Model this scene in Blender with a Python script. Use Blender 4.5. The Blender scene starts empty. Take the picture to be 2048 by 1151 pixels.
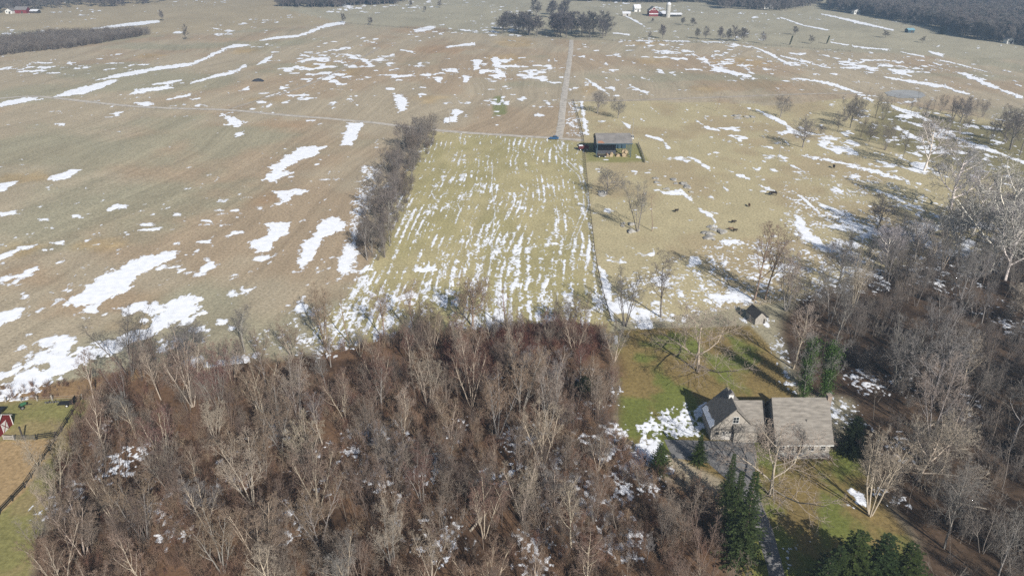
import bpy, bmesh, math, random
import numpy as np
from mathutils import Vector, Matrix

R = math.radians
scene = bpy.context.scene
COL = scene.collection
random.seed(7)
rng = np.random.default_rng(7)

# ------------------------------------------------------------------ camera, sky, sun, exposure
CAM_H, PITCH, FPX = 90.0, R(26.0), 1462.0            # metres above the lawn, downward tilt, focal length on a 2048 wide frame
cam_d = bpy.data.cameras.new('camera')
cam_d.sensor_width = 36.0
cam_d.lens = FPX / 2048 * 36.0
cam_d.clip_start = 1.0
cam_d.clip_end = 30000.0
cam = bpy.data.objects.new('camera', cam_d)
COL.objects.link(cam)
cam.location = (0, 0, CAM_H)
cam.rotation_euler = (math.pi / 2 - PITCH, 0, 0)
scene.camera = cam

SUN_EL, SUN_AZ = R(31.0), R(27.0)                     # sun behind the camera, to the right: shadows run away and to the left
world = bpy.data.worlds.new('World')
scene.world = world
world.use_nodes = True
wn = world.node_tree
for n in list(wn.nodes):
    wn.nodes.remove(n)
sky = wn.nodes.new('ShaderNodeTexSky')
sky.sky_type = 'NISHITA'
sky.sun_disc = False
sky.sun_elevation = SUN_EL
sky.sun_rotation = math.pi - SUN_AZ
sky.air_density = 1.0
sky.dust_density = 1.5
bg = wn.nodes.new('ShaderNodeBackground')
bg.inputs['Strength'].default_value = 0.06
wo = wn.nodes.new('ShaderNodeOutputWorld')
wn.links.new(sky.outputs[0], bg.inputs[0])
wn.links.new(bg.outputs[0], wo.inputs[0])

sun_d = bpy.data.lights.new('sun', 'SUN')
sun_d.energy = 5.0
sun_d.angle = R(0.53)
sun_d.color = (1.0, 0.955, 0.89)
sun = bpy.data.objects.new('sun', sun_d)
COL.objects.link(sun)
sdir = Vector((math.sin(SUN_AZ) * math.cos(SUN_EL), -math.cos(SUN_AZ) * math.cos(SUN_EL), math.sin(SUN_EL)))
sun.rotation_euler = sdir.to_track_quat('Z', 'Y').to_euler()
sun.location = sdir * 400

scene.view_settings.view_transform = 'Standard'
scene.view_settings.look = 'None'
scene.view_settings.exposure = 0.48
scene.view_settings.gamma = 1.0
scene.view_settings.use_curve_mapping = False
scene.render.engine = 'CYCLES'
scene.cycles.use_denoising = False
scene.cycles.max_bounces = 5
scene.cycles.diffuse_bounces = 2
scene.cycles.volume_bounces = 0
scene.cycles.sample_clamp_indirect = 3.0
scene.cycles.transparent_max_bounces = 4

# ------------------------------------------------------------------ noise and pixel helpers
def vnoise(x, y, seed=0.0):
    xi = np.floor(x); yi = np.floor(y)
    fx = x - xi; fy = y - yi
    fx = fx * fx * (3 - 2 * fx); fy = fy * fy * (3 - 2 * fy)
    def h(a, b):
        s = np.sin(a * 127.1 + b * 311.7 + seed * 74.7) * 43758.5453
        return s - np.floor(s)
    a = h(xi, yi); b = h(xi + 1, yi); c = h(xi, yi + 1); d = h(xi + 1, yi + 1)
    return (a * (1 - fx) + b * fx) * (1 - fy) + (c * (1 - fx) + d * fx) * fy

def fbm(x, y, seed=0.0, octv=4, gain=0.5):
    s = 0.0; a = 1.0; t = 0.0
    for i in range(octv):
        s = s + a * vnoise(x + 17.3 * i, y - 9.1 * i, seed + i)
        t += a; a *= gain; x = x * 2.03; y = y * 2.03
    return s / t

def sstep(a, b, v):
    t = np.clip((v - a) / (b - a), 0, 1)
    return t * t * (3 - 2 * t)

def terrain(x, y):
    """gently rolling farmland: flat round the house, swells of a metre or two in the far fields"""
    x = np.asarray(x, float); y = np.asarray(y, float)
    m = sstep(300, 560, y) + 0.35 * sstep(-60, -130, x) * sstep(150, 230, y)
    h = 3.4 * (fbm(x / 130, y / 150, 3, 2) - 0.5) + 1.1 * (fbm(x / 48, y / 60, 11, 2) - 0.5)
    return np.minimum(m, 1.0) * h + 14.0 * sstep(1300, 3000, y)

def ray(px, py):
    t = (py - 575.5) / FPX; u = (px - 1024.0) / FPX
    return u, math.cos(PITCH) - t * math.sin(PITCH), -(math.sin(PITCH) + t * math.cos(PITCH))

def at(px, py, z=None):
    """point of the ground (or of the level z) that the photograph shows at this pixel"""
    d = ray(px, py)
    if z is not None:
        k = (CAM_H - z) / -d[2]
        return Vector((d[0] * k, d[1] * k, z))
    zz = 0.0
    for _ in range(6):
        k = (CAM_H - zz) / -d[2]
        zz = 0.5 * zz + 0.5 * float(terrain(d[0] * k, d[1] * k))
    k = (CAM_H - zz) / -d[2]
    x, y = d[0] * k, d[1] * k
    return Vector((x, y, float(terrain(x, y))))

def proj(x, y, z):
    z = z - CAM_H
    Z = y * math.cos(PITCH) - z * math.sin(PITCH)
    Y = -y * math.sin(PITCH) - z * math.cos(PITCH)
    return 1024 + FPX * x / Z, 575.5 + FPX * Y / Z

def height_for(p, top_px):
    lo, hi = 0.2, 45.0
    for _ in range(24):
        m = (lo + hi) / 2
        if proj(p.x, p.y, p.z + m)[1] > top_px: lo = m
        else: hi = m
    return lo

def wpoly(pts):
    return np.array([(at(a, b).x, at(a, b).y) for a, b in pts])

def stroke(pts):
    """ribbon given as (px, py, half thickness in px) turned into a polygon on the ground"""
    up = [(x, y - h) for x, y, h in pts]; dn = [(x, y + h) for x, y, h in pts]
    return wpoly(up + dn[::-1])

def sdf(poly, x, y, far=1e9):
    """signed distance, negative inside; evaluated only near the polygon"""
    out = np.full(x.shape, far)
    x0, y0 = poly.min(0); x1, y1 = poly.max(0)
    pad = 25 + 0.25 * max(x1 - x0, y1 - y0)
    sel = (x > x0 - pad) & (x < x1 + pad) & (y > y0 - pad) & (y < y1 + pad)
    if not sel.any(): return out
    X = x[sel]; Y = y[sel]
    d2 = np.full(X.shape, 1e18); ins = np.zeros(X.shape, bool)
    n = len(poly)
    for i in range(n):
        ax, ay = poly[i]; bx, by = poly[(i + 1) % n]
        ex, ey = bx - ax, by - ay
        L = ex * ex + ey * ey + 1e-9
        t = np.clip(((X - ax) * ex + (Y - ay) * ey) / L, 0, 1)
        d2 = np.minimum(d2, (X - ax - t * ex) ** 2 + (Y - ay - t * ey) ** 2)
        c = (ay > Y) != (by > Y)
        with np.errstate(divide='ignore', invalid='ignore'):
            ins ^= c & (X < (Y - ay) / (by - ay + 1e-12) * ex + ax)
    d = np.sqrt(d2)
    out[sel] = np.where(ins, -d, d)
    return out

# ------------------------------------------------------------------ object helpers
def tag(o, label=None, cat=None, group=None, kind=None):
    if label: o['label'] = label
    if cat: o['category'] = cat
    if group: o['group'] = group
    if kind: o['kind'] = kind
    return o

def empty(name, loc=(0, 0, 0), rz=0.0, label=None, cat=None, group=None):
    o = bpy.data.objects.new(name, None)
    COL.objects.link(o)
    o.location = loc; o.rotation_euler = (0, 0, rz)
    o.empty_display_size = 0.5
    return tag(o, label, cat, group)

def link_mesh(name, me, parent=None):
    o = bpy.data.objects.new(name, me)
    COL.objects.link(o)
    if parent is not None: o.parent = parent
    return o

class MB:
    def __init__(s): s.v = []; s.f = []
    def add(s, vs, fs):
        k = len(s.v); s.v += [tuple(v) for v in vs]; s.f += [tuple(i + k for i in f) for f in fs]; return s
    def box(s, x0, x1, y0, y1, z0, z1):
        return s.add([(x0, y0, z0), (x1, y0, z0), (x1, y1, z0), (x0, y1, z0), (x0, y0, z1), (x1, y0, z1), (x1, y1, z1), (x0, y1, z1)],
                     [(0, 3, 2, 1), (4, 5, 6, 7), (0, 1, 5, 4), (1, 2, 6, 5), (2, 3, 7, 6), (3, 0, 4, 7)])
    def bar(s, a, b, w, h=None):
        """square bar between two points"""
        a = Vector(a); b = Vector(b); h = h or w
        d = (b - a).normalized()
        up = Vector((0, 0, 1)) if abs(d.z) < 0.95 else Vector((0, 1, 0))
        sx = d.cross(up).normalized() * (w / 2); sz = sx.cross(d).normalized() * (h / 2)
        vs = [a - sx - sz, a + sx - sz, a + sx + sz, a - sx + sz, b - sx - sz, b + sx - sz, b + sx + sz, b - sx + sz]
        return s.add(vs, [(0, 3, 2, 1), (4, 5, 6, 7), (0, 1, 5, 4), (1, 2, 6, 5), (2, 3, 7, 6), (3, 0, 4, 7)])
    def tube(s, a, b, r0, r1=None, n=8):
        a = Vector(a); b = Vector(b); r1 = r0 if r1 is None else r1
        d = (b - a).normalized()
        up = Vector((0, 0, 1)) if abs(d.z) < 0.95 else Vector((0, 1, 0))
        u = d.cross(up).normalized(); w = u.cross(d)
        vs = []
        for c, r in ((a, r0), (b, r1)):
            for i in range(n):
                t = 2 * math.pi * i / n
                vs.append(c + (u * math.cos(t) + w * math.sin(t)) * r)
        fs = [(i, (i + 1) % n, n + (i + 1) % n, n + i) for i in range(n)]
        return s.add(vs, fs + [tuple(range(n))[::-1], tuple(range(n, 2 * n))])
    def prism(s, poly, d):
        """polygon (3-D points) pushed along d"""
        n = len(poly); d = Vector(d)
        vs = [Vector(p) for p in poly] + [Vector(p) + d for p in poly]
        return s.add(vs, [tuple(range(n))[::-1], tuple(range(n, 2 * n))] + [(i, (i + 1) % n, n + (i + 1) % n, n + i) for i in range(n)])
    def mesh(s, name, mat):
        me = bpy.data.meshes.new(name)
        me.from_pydata(s.v, [], s.f)
        bm = bmesh.new(); bm.from_mesh(me); bmesh.ops.recalc_face_normals(bm, faces=bm.faces); bm.to_mesh(me); bm.free()
        me.materials.append(mat)
        return me
    def build(s, name, mat, parent=None):
        return link_mesh(name, s.mesh(name, mat), parent)

def np_mesh(name, verts, quads, mat, smooth=False):
    """verts (n,3), quads (m,3 or 4) -> mesh, fast"""
    me = bpy.data.meshes.new(name)
    k = quads.shape[1]
    me.vertices.add(len(verts)); me.vertices.foreach_set('co', np.ascontiguousarray(verts, np.float32).ravel())
    me.loops.add(quads.size); me.loops.foreach_set('vertex_index', np.ascontiguousarray(quads, np.int32).ravel())
    me.polygons.add(len(quads))
    me.polygons.foreach_set('loop_start', np.arange(0, quads.size, k, dtype=np.int32))
    me.polygons.foreach_set('loop_total', np.full(len(quads), k, np.int32))
    if smooth: me.polygons.foreach_set('use_smooth', np.ones(len(quads), bool))
    me.update(calc_edges=True)
    if mat: me.materials.append(mat)
    return me

# ------------------------------------------------------------------ materials
MATS = {}
def mat(name, col, rough=0.85, var=0.25, scale=3.0, metallic=0.0, bump=0.0, tint=False, stretch=None, spec=0.3):
    if name in MATS: return MATS[name]
    m = bpy.data.materials.new(name); m.use_nodes = True
    nt = m.node_tree; N = nt.nodes; L = nt.links
    b = N['Principled BSDF']
    b.inputs['Roughness'].default_value = rough
    b.inputs['Metallic'].default_value = metallic
    b.inputs['Specular IOR Level'].default_value = spec
    tc = N.new('ShaderNodeTexCoord')
    nz = N.new('ShaderNodeTexNoise'); nz.inputs['Scale'].default_value = scale; nz.inputs['Detail'].default_value = 4
    src = tc.outputs['Object']
    if stretch:
        mp = N.new('ShaderNodeMapping'); mp.inputs['Scale'].default_value = stretch
        L.new(src, mp.inputs[0]); src = mp.outputs[0]
    L.new(src, nz.inputs['Vector'])
    mr = N.new('ShaderNodeMapRange')
    mr.inputs['From Min'].default_value = 0.25; mr.inputs['From Max'].default_value = 0.75
    mr.inputs['To Min'].default_value = 1 - var; mr.inputs['To Max'].default_value = 1 + var
    L.new(nz.outputs['Fac'], mr.inputs['Value'])
    mx = N.new('ShaderNodeVectorMath'); mx.operation = 'SCALE'
    mx.inputs[0].default_value = col
    L.new(mr.outputs[0], mx.inputs['Scale'])
    out = mx.outputs[0]
    if tint:
        oi = N.new('ShaderNodeObjectInfo')
        m2 = N.new('ShaderNodeVectorMath'); m2.operation = 'MULTIPLY'
        L.new(out, m2.inputs[0]); L.new(oi.outputs['Color'], m2.inputs[1]); out = m2.outputs[0]
    L.new(out, b.inputs['Base Color'])
    if bump:
        bp = N.new('ShaderNodeBump'); bp.inputs['Strength'].default_value = bump; bp.inputs['Distance'].default_value = 0.05
        L.new(nz.outputs['Fac'], bp.inputs['Height']); L.new(bp.outputs[0], b.inputs['Normal'])
    MATS[name] = m
    return m

BARK = mat('bark', (0.235, 0.21, 0.185), 0.9, 0.35, 2.5, tint=True, stretch=(3, 3, .6))
TWIG = mat('twigs', (0.205, 0.182, 0.162), 0.9, 0.3, 0.8, tint=True)
BRUSHM = mat('brush_twigs', (0.16, 0.105, 0.078), 0.95, 0.45, 0.12)
NEEDLE = mat('needles', (0.027, 0.041, 0.010), 0.7, 0.55, 1.4, tint=True)
IVYM = mat('ivy_leaves', (0.042, 0.08, 0.013), 0.5, 0.4, 2.0)
FARW = mat('far_twigs', (0.15, 0.13, 0.125), 0.95, 0.35, 0.02)
SHINGLE = mat('roof_shingles', (0.185, 0.17, 0.15), 0.9, 0.34, 1.1, bump=0.4, stretch=(.6, 2.2, 2.2))
SIDING = mat('beige_siding', (0.31, 0.285, 0.25), 0.8, 0.1, 1.5)
WHITE = mat('white_paint', (0.60, 0.60, 0.58), 0.6, 0.08, 2.0)
GLASS = mat('dark_glass', (0.02, 0.025, 0.03), 0.12, 0.2, 1.0, spec=0.6)
REDP = mat('red_paint', (0.16, 0.02, 0.022), 0.7, 0.2, 1.2)
WOODG = mat('weathered_wood', (0.30, 0.28, 0.25), 0.9, 0.35, 2.0, stretch=(4, 4, .5))
WOODD = mat('dark_wood', (0.05, 0.043, 0.037), 0.9, 0.35, 2.0)
BLACKP = mat('black_paint', (0.018, 0.018, 0.018), 0.6, 0.3, 2.0)
BLUEP = mat('blue_paint', (0.035, 0.065, 0.09), 0.6, 0.25, 1.5)
TIN = mat('tin_roof', (0.24, 0.225, 0.21), 0.55, 0.22, 0.35, metallic=0.2)
HAY = mat('hay', (0.34, 0.265, 0.17), 0.95, 0.35, 4.0, bump=0.5)
DARKM = mat('dark_mass', (0.03, 0.033, 0.042), 0.5, 0.5, 1.2, bump=0.4)
RUBBER = mat('rubber', (0.015, 0.015, 0.015), 0.8, 0.2, 3.0)
STEEL = mat('steel', (0.35, 0.35, 0.35), 0.4, 0.2, 2.0, metallic=0.7)
CONC = mat('concrete', (0.42, 0.41, 0.38), 0.85, 0.15, 1.0)
ROCKM = mat('grey_rock', (0.27, 0.26, 0.24), 0.95, 0.4, 1.2, bump=0.6)
HIDE = mat('dark_hide', (0.022, 0.016, 0.012), 0.8, 0.3, 1.5, tint=True)
BRICK = mat('chimney_brick', (0.26, 0.21, 0.17), 0.9, 0.2, 4.0)
DKROOF = mat('dark_old_roof', (0.055, 0.052, 0.05), 0.9, 0.3, 1.5)
ASPH = mat('asphalt', (0.17, 0.165, 0.16), 0.9, 0.28, 0.5)
GRAVEL = mat('gravel', (0.42, 0.385, 0.335), 0.95, 0.35, 0.4)
TRACKM = mat('worn_track', (0.34, 0.295, 0.235), 0.95, 0.25, 0.25)
ICE = mat('pond_ice', (0.33, 0.325, 0.31), 0.5, 0.35, 0.06)
SNOWM = mat('snow', (0.80, 0.82, 0.86), 0.75, 0.12, 0.5)
CARB = mat('blue_car_paint', (0.03, 0.10, 0.22), 0.3, 0.1, 1.0, spec=0.5)
GREENP = mat('green_paint', (0.03, 0.10, 0.05), 0.5, 0.2, 2.0)
SNOWROOF = mat('snowy_tin', (0.62, 0.63, 0.66), 0.6, 0.12, 0.5)
SLATE = mat('slate_grey_roof', (0.17, 0.16, 0.155), 0.85, 0.2, 1.0)
STUCCO = mat('pale_stucco', (0.42, 0.40, 0.37), 0.85, 0.1, 1.0)

# melting snow: thin at the rim, where stubble and grass stand through it
N = SNOWM.node_tree.nodes; L = SNOWM.node_tree.links
da = N.new('ShaderNodeAttribute'); da.attribute_name = 'depth'
tcs = N.new('ShaderNodeTexCoord'); ns_ = N.new('ShaderNodeTexNoise'); ns_.inputs['Scale'].default_value = 2.6; ns_.inputs['Detail'].default_value = 4; ns_.inputs['Roughness'].default_value = .6
L.new(tcs.outputs['Object'], ns_.inputs['Vector'])
ma = N.new('ShaderNodeMath'); ma.operation = 'MULTIPLY_ADD'; ma.inputs[1].default_value = .5
L.new(da.outputs['Fac'], ma.inputs[0]); L.new(ns_.outputs['Fac'], ma.inputs[2])
mrs = N.new('ShaderNodeMapRange'); mrs.interpolation_type = 'SMOOTHSTEP'; mrs.inputs['From Min'].default_value = .44; mrs.inputs['From Max'].default_value = .74
L.new(ma.outputs[0], mrs.inputs['Value'])
SNOW_FLAT = SNOWM.copy(); SNOW_FLAT.name = 'roof_snow'
L.new(mrs.outputs[0], N['Principled BSDF'].inputs['Alpha'])

# ------------------------------------------------------------------ ground
LAWN = wpoly([(1235, 662), (1330, 655), (1500, 650), (1560, 720), (1600, 790), (1640, 900), (1705, 900), (1765, 1000), (1830, 1080), (1800, 1160), (1480, 1160), (1470, 1040), (1440, 960), (1340, 905), (1262, 885), (1236, 850)])
CFIELD = wpoly([(862, 262), (1000, 270), (1120, 278), (1168, 285), (1180, 400), (1197, 560), (1225, 645), (1215, 668), (830, 680), (640, 715), (620, 660), (690, 600), (740, 530), (775, 430), (815, 330)])
PASTURE = wpoly([(1145, 201), (1440, 205), (1560, 212), (1720, 195), (2048, 250), (2300, 300), (2300, 560), (2048, 560), (1700, 625), (1560, 605), (1235, 650), (1195, 540), (1170, 290)])
WOODL = wpoly([(175, 790), (140, 900), (75, 1090), (40, 1260), (1340, 1260), (1490, 1260), (1462, 1100), (1420, 990), (1330, 945), (1255, 905), (1238, 860), (1230, 690), (1200, 655), (830, 668), (640, 705), (420, 735), (300, 738)])
WOODR = wpoly([(1550, 640), (1600, 590), (1700, 555), (1850, 520), (2048, 500), (2500, 490), (2700, 1260), (1850, 1260), (1835, 1080), (1770, 1000), (1710, 900), (1700, 800), (1620, 790), (1562, 720)])
CORRALG = wpoly([(-400, 800), (0, 803), (165, 795), (178, 800), (140, 900), (75, 1090), (40, 1260), (-400, 1260)])
DIRT = wpoly([(-300, 882), (113, 879), (50, 985), (0, 1030), (-300, 1250)])
WEEDS = wpoly([(-300, 775), (0, 772), (110, 768), (200, 750), (300, 730), (300, 745), (190, 790), (165, 800), (0, 802), (-300, 802)])
FARPAST = wpoly([(1146, 79), (1000, 70), (860, 60), (690, 46), (560, 16), (560, -30), (1500, -45), (2400, -45), (2600, 160), (2048, 118), (1700, 104), (1480, 89), (1225, 82)])
FARLEFT = wpoly([(-500, 60), (0, 62), (150, 62), (300, 70), (420, 66), (560, 55), (690, 46), (560, 16), (560, -40), (-600, -40)])
BRIGHTG = wpoly([(986, 193), (1003, 190), (1012, 212), (1012, 230), (986, 231)])
BARNG = wpoly([(1166, 286), (1272, 286), (1298, 324), (1172, 324)])
DARKP = wpoly([(1760, 215), (2048, 260), (2400, 330), (2300, 420), (2048, 370), (1850, 320), (1700, 270)])

ys = []
dep = np.linspace(math.atan2(CAM_H, 62), math.atan2(CAM_H, 1350), 430)
ys = np.concatenate([[10, 30, 45], CAM_H / np.tan(dep), [1450, 1600, 1800, 2100, 2500, 3100, 4000, 5200]])
ss = np.concatenate([[-2.2, -1.6, -1.2, -1.0, -.9], np.linspace(-.82, .82, 620), [.9, 1.0, 1.2, 1.6, 2.2]])
S_, Y_ = np.meshgrid(ss, ys)
GX = (S_ * (Y_ + 60)); GY = Y_
gx = GX.ravel(); gy = GY.ravel()
gz = terrain(gx, gy)

def C(r, g, b):                                       # sRGB 0-255 under the photo's light -> albedo
    f = lambda v: ((v / 255 + 0.055) / 1.055) ** 2.4 if v > 10 else v / 255 / 12.92
    return np.array([f(r), f(g), f(b)]) / 1.28

def lay(col, poly, c, soft=3.0, nseed=1, wob=3.0, amount=1.0):
    d = sdf(poly, gx, gy)
    near = d < 60
    w = np.zeros(len(gx))
    n = (fbm(gx[near] / 9, gy[near] / 11, nseed, 3) - 0.5) * 2 * wob
    w[near] = (1 - sstep(-soft, soft, d[near] + n)) * amount
    c = np.asarray(c)
    if c.ndim == 1: c = c[None, :]
    col[:] = col * (1 - w[:, None]) + c * w[:, None]

n1 = fbm(gx / 60, gy / 80, 21, 4)
n2 = fbm(gx / 22, gy / 30, 31, 4)
n3 = fbm(gx / 5, gy / 6, 41, 3)
wv = gx - 0.12 * gy + 60 * (fbm(gx / 140, gy / 150, 5, 3) - .5)
streak = 0.6 * vnoise(wv / 2.4, gy / 70, 51) + 0.4 * vnoise(wv / 6.5, gy / 110, 52)
streak2 = np.sin(wv / 4.2 + 2 * vnoise(gx / 40, gy / 40, 54))
tan_, red_, grn_ = C(181, 168, 144), C(175, 155, 129), C(163, 159, 135)
k_red = sstep(.50, .68, n1 + .35 * (n2 - .5))[:, None]
k_grn = sstep(.50, .70, fbm(gx / 75, gy / 55, 61, 4) + .3 * (n2 - .5))[:, None]
field = tan_ * (1 - k_red * .8) + red_ * k_red * .8
field = field * (1 - k_grn * .75) + grn_ * k_grn * .75
field = field * (1 + .22 * (streak - .5) + .035 * streak2 + .16 * (n3 - .5))[:, None]
col = field.copy()
fp = C(174, 167, 144)[None, :] * (1 + .30 * (n2 - .5) + .2 * (n3 - .5))[:, None]
lay(col, FARLEFT, C(178, 164, 136)[None, :] * (1 + .3 * (n2 - .5))[:, None], 8, 2, 10)
lay(col, FARPAST, fp, 5, 3, 5)
past = (C(189, 177, 141)[None, :] * (1 - sstep(.5, .66, n2)[:, None] * .6) + C(174, 156, 125)[None, :] * sstep(.5, .66, n2)[:, None] * .6) * (1 + .22 * (n3 - .5))[:, None]
lay(col, PASTURE, past, .8, 4, .8)
lay(col, DARKP, C(128, 122, 88)[None, :] * (1 + .5 * (n2 - .5))[:, None], 8, 5, 9, .85)
kk = sstep(.42, .6, fbm(gx / 14, gy / 40, 71, 3))[:, None]
cf = (C(183, 172, 131) * (1 - kk) + C(173, 164, 121) * kk) * (1 + .3 * (n3 - .5))[:, None]
lay(col, CFIELD, cf, .7, 6, .8)
lay(col, BARNG, C(140, 140, 84), 1.0, 7, 1.2, .8)
lay(col, BRIGHTG, C(126, 136, 86), 1.2, 8, 1.5, .8)
lw_n = fbm(gx / 7, gy / 9, 81, 4)
kb = sstep(.44, .62, lw_n + .25 * sstep(46, 60, gx) * sstep(124, 136, gy))[:, None]
lawn = (C(118, 124, 66) * (1 - kb) + C(140, 122, 80) * kb) * (1 + .35 * (n3 - .5))[:, None]
lay(col, LAWN, lawn, .7, 9, .9)
lit = (C(116, 92, 72) * (1 - sstep(.45, .65, n3)[:, None]) + C(84, 66, 52) * sstep(.45, .65, n3)[:, None]) * (1 + .5 * (fbm(gx / 2.2, gy / 2.2, 91, 3) - .5))[:, None]
lay(col, WOODL, lit, 2.5, 10, 2.5)
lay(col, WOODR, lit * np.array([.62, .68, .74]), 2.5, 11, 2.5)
lay(col, WEEDS, C(150, 124, 92)[None, :] * (1 + .6 * (n3 - .5))[:, None], 1.2, 12, 1.5)
kb = sstep(.45, .62, lw_n)[:, None]
lay(col, CORRALG, (C(138, 134, 86) * (1 - kb) + C(152, 138, 98) * kb) * (1 + .3 * (n3 - .5))[:, None], .8, 13, .8)
lay(col, DIRT, C(176, 150, 112)[None, :] * (1 + .3 * (n3 - .5))[:, None], .5, 14, .8)
# bare rocky knolls with pale dead grass in the big fields
for px, py, rx, ry in [(1030, 85, 40, 9), (1010, 118, 38, 9), (640, 133, 36, 9), (860, 200, 26, 9), (700, 143, 24, 8), (1295, 85, 34, 6), (1310, 122, 26, 8), (1480, 125, 60, 10), (1410, 180, 30, 7), (520, 200, 40, 4), (300, 112, 26, 4), (490, 102, 26, 5), (1175, 180, 24, 9), (185, 490, 60, 7), (60, 492, 40, 8), (40, 355, 50, 8)]:
    pl = wpoly([(px + rx * math.cos(a), py + ry * math.sin(a)) for a in np.linspace(0, 2 * math.pi, 12, endpoint=False)])
    lay(col, pl, C(184, 160, 118)[None, :] * (1 + .7 * (n3 - .5))[:, None], 5, 15, 9, .6)
# rubbed bare, rust red soil
for px, py, rx, ry in [(720, 128, 22, 8), (525, 398, 24, 9), (200, 600, 120, 22), (60, 560, 80, 25), (880, 100, 50, 8), (1480, 170, 120, 10), (250, 650, 60, 14), (560, 250, 60, 10), (1500, 200, 70, 4), (840, 60, 60, 7)]:
    pl = wpoly([(px + rx * math.cos(a), py + ry * math.sin(a)) for a in np.linspace(0, 2 * math.pi, 12, endpoint=False)])
    lay(col, pl, C(170, 132, 96)[None, :] * (1 + .4 * (n3 - .5))[:, None], 6, 16, 10, .32)
col = np.clip(col, 0.01, 0.9)

nr, nc = GX.shape
idx = np.arange(nr * nc).reshape(nr, nc)
quads = np.stack([idx[:-1, :-1], idx[:-1, 1:], idx[1:, 1:], idx[1:, :-1]], -1).reshape(-1, 4)
gm = bpy.data.materials.new('farm_ground'); gm.use_nodes = True
N = gm.node_tree.nodes; L = gm.node_tree.links
b = N['Principled BSDF']; b.inputs['Roughness'].default_value = 0.95; b.inputs['Specular IOR Level'].default_value = 0.1
at_n = N.new('ShaderNodeAttribute'); at_n.attribute_name = 'soil'
tc = N.new('ShaderNodeTexCoord')
f1 = N.new('ShaderNodeTexNoise'); f1.inputs['Scale'].default_value = 1.3; f1.inputs['Detail'].default_value = 6; f1.inputs['Roughness'].default_value = 0.65
L.new(tc.outputs['Object'], f1.inputs['Vector'])
mr = N.new('ShaderNodeMapRange'); mr.inputs['From Min'].default_value = .3; mr.inputs['From Max'].default_value = .7
mr.inputs['To Min'].default_value = .66; mr.inputs['To Max'].default_value = 1.34
L.new(f1.outputs['Fac'], mr.inputs['Value'])
fu = N.new('ShaderNodeAttribute'); fu.attribute_name = 'furrow'
cm = N.new('ShaderNodeSeparateColor'); L.new(fu.outputs['Color'], cm.inputs[0])
cx3 = N.new('ShaderNodeCombineXYZ'); L.new(cm.outputs[0], cx3.inputs[0]); L.new(cm.outputs[1], cx3.inputs[1])
f2 = N.new('ShaderNodeTexNoise'); f2.inputs['Scale'].default_value = 1.0; f2.inputs['Detail'].default_value = 4; f2.inputs['Roughness'].default_value = .7
L.new(cx3.outputs[0], f2.inputs['Vector'])
m3 = N.new('ShaderNodeMath'); m3.operation = 'SUBTRACT'; L.new(f2.outputs['Fac'], m3.inputs[0]); m3.inputs[1].default_value = .5
m4 = N.new('ShaderNodeMath'); m4.operation = 'MULTIPLY'; L.new(m3.outputs[0], m4.inputs[0]); L.new(cm.outputs[2], m4.inputs[1])
m5 = N.new('ShaderNodeMath'); m5.operation = 'ADD'; L.new(m4.outputs[0], m5.inputs[0]); L.new(mr.outputs[0], m5.inputs[1])
sc_ = N.new('ShaderNodeVectorMath'); sc_.operation = 'SCALE'
L.new(at_n.outputs['Color'], sc_.inputs[0]); L.new(m5.outputs[0], sc_.inputs['Scale'])
L.new(sc_.outputs[0], b.inputs['Base Color'])
bp = N.new('ShaderNodeBump'); bp.inputs['Strength'].default_value = .5; bp.inputs['Distance'].default_value = .12
L.new(f1.outputs['Fac'], bp.inputs['Height']); L.new(bp.outputs[0], b.inputs['Normal'])
me = np_mesh('ground', np.stack([gx, gy, gz], 1), quads, gm, True)
a_ = me.color_attributes.new('soil', 'FLOAT_COLOR', 'POINT')
a_.data.foreach_set('color', np.concatenate([col, np.ones((len(col), 1))], 1).astype(np.float32).ravel())
fm = np.full(len(gx), 1.0)                              # how strongly the drill rows show
for pl_, v_ in ((PASTURE, .12), (FARPAST, .25), (FARLEFT, .5), (LAWN, 0), (WOODL, 0), (WOODR, 0), (CORRALG, 0), (CFIELD, .7)):
    fm = np.where(sdf(pl_, gx, gy) < 0, v_, fm)
a_ = me.color_attributes.new('furrow', 'FLOAT_COLOR', 'POINT')
a_.data.foreach_set('color', np.stack([wv * .42, gy * .010, fm * .6, np.ones(len(gx))], 1).astype(np.float32).ravel())
tag(link_mesh('ground', me), 'rolling winter farmland with brown fields, pasture and lawn', 'ground', kind='structure')

# ------------------------------------------------------------------ snow lying in patches (one real sheet with its own thickness)
SNOW_POLY = []
def SP(*pts): SNOW_POLY.append(wpoly(pts))
def SS(*pts): SNOW_POLY.append(stroke(pts))
SS((-20, 215, 5), (40, 201, 6), (85, 197, 3)); SS((98, 196, 1), (125, 188, 5), (170, 180, 8), (215, 167, 6), (240, 160, 2))
SS((193, 160, 1), (240, 152, 5), (310, 138, 4), (385, 129, 4), (410, 118, 4), (435, 105, 4), (460, 93, 4), (505, 90, 2))
SS((515, 82, 1), (545, 77, 3), (600, 72, 3), (620, 64, 4), (650, 52, 4), (692, 45, 3)); SS((255, 189, 2), (290, 181, 5), (345, 174, 3))
SS((300, 170, 1), (340, 165, 3), (366, 160, 1)); SS((380, 166, 2), (430, 153, 4), (470, 144, 4), (493, 131, 4)); SS((340, 198, 1), (383, 189, 3))
SS((268, 208, 3), (310, 206, 5)); SS((180, 58, 1), (230, 53, 3), (290, 46, 4), (320, 43, 2)); SS((510, 131, 1), (530, 122, 5), (546, 111, 2))
SS((345, 65, 2), (366, 65, 4)); SP((430, 227), (455, 225), (492, 244), (475, 258), (455, 250)); SS((468, 272, 5), (492, 265, 5)); SS((110, 250, 3), (136, 249, 4))
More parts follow.
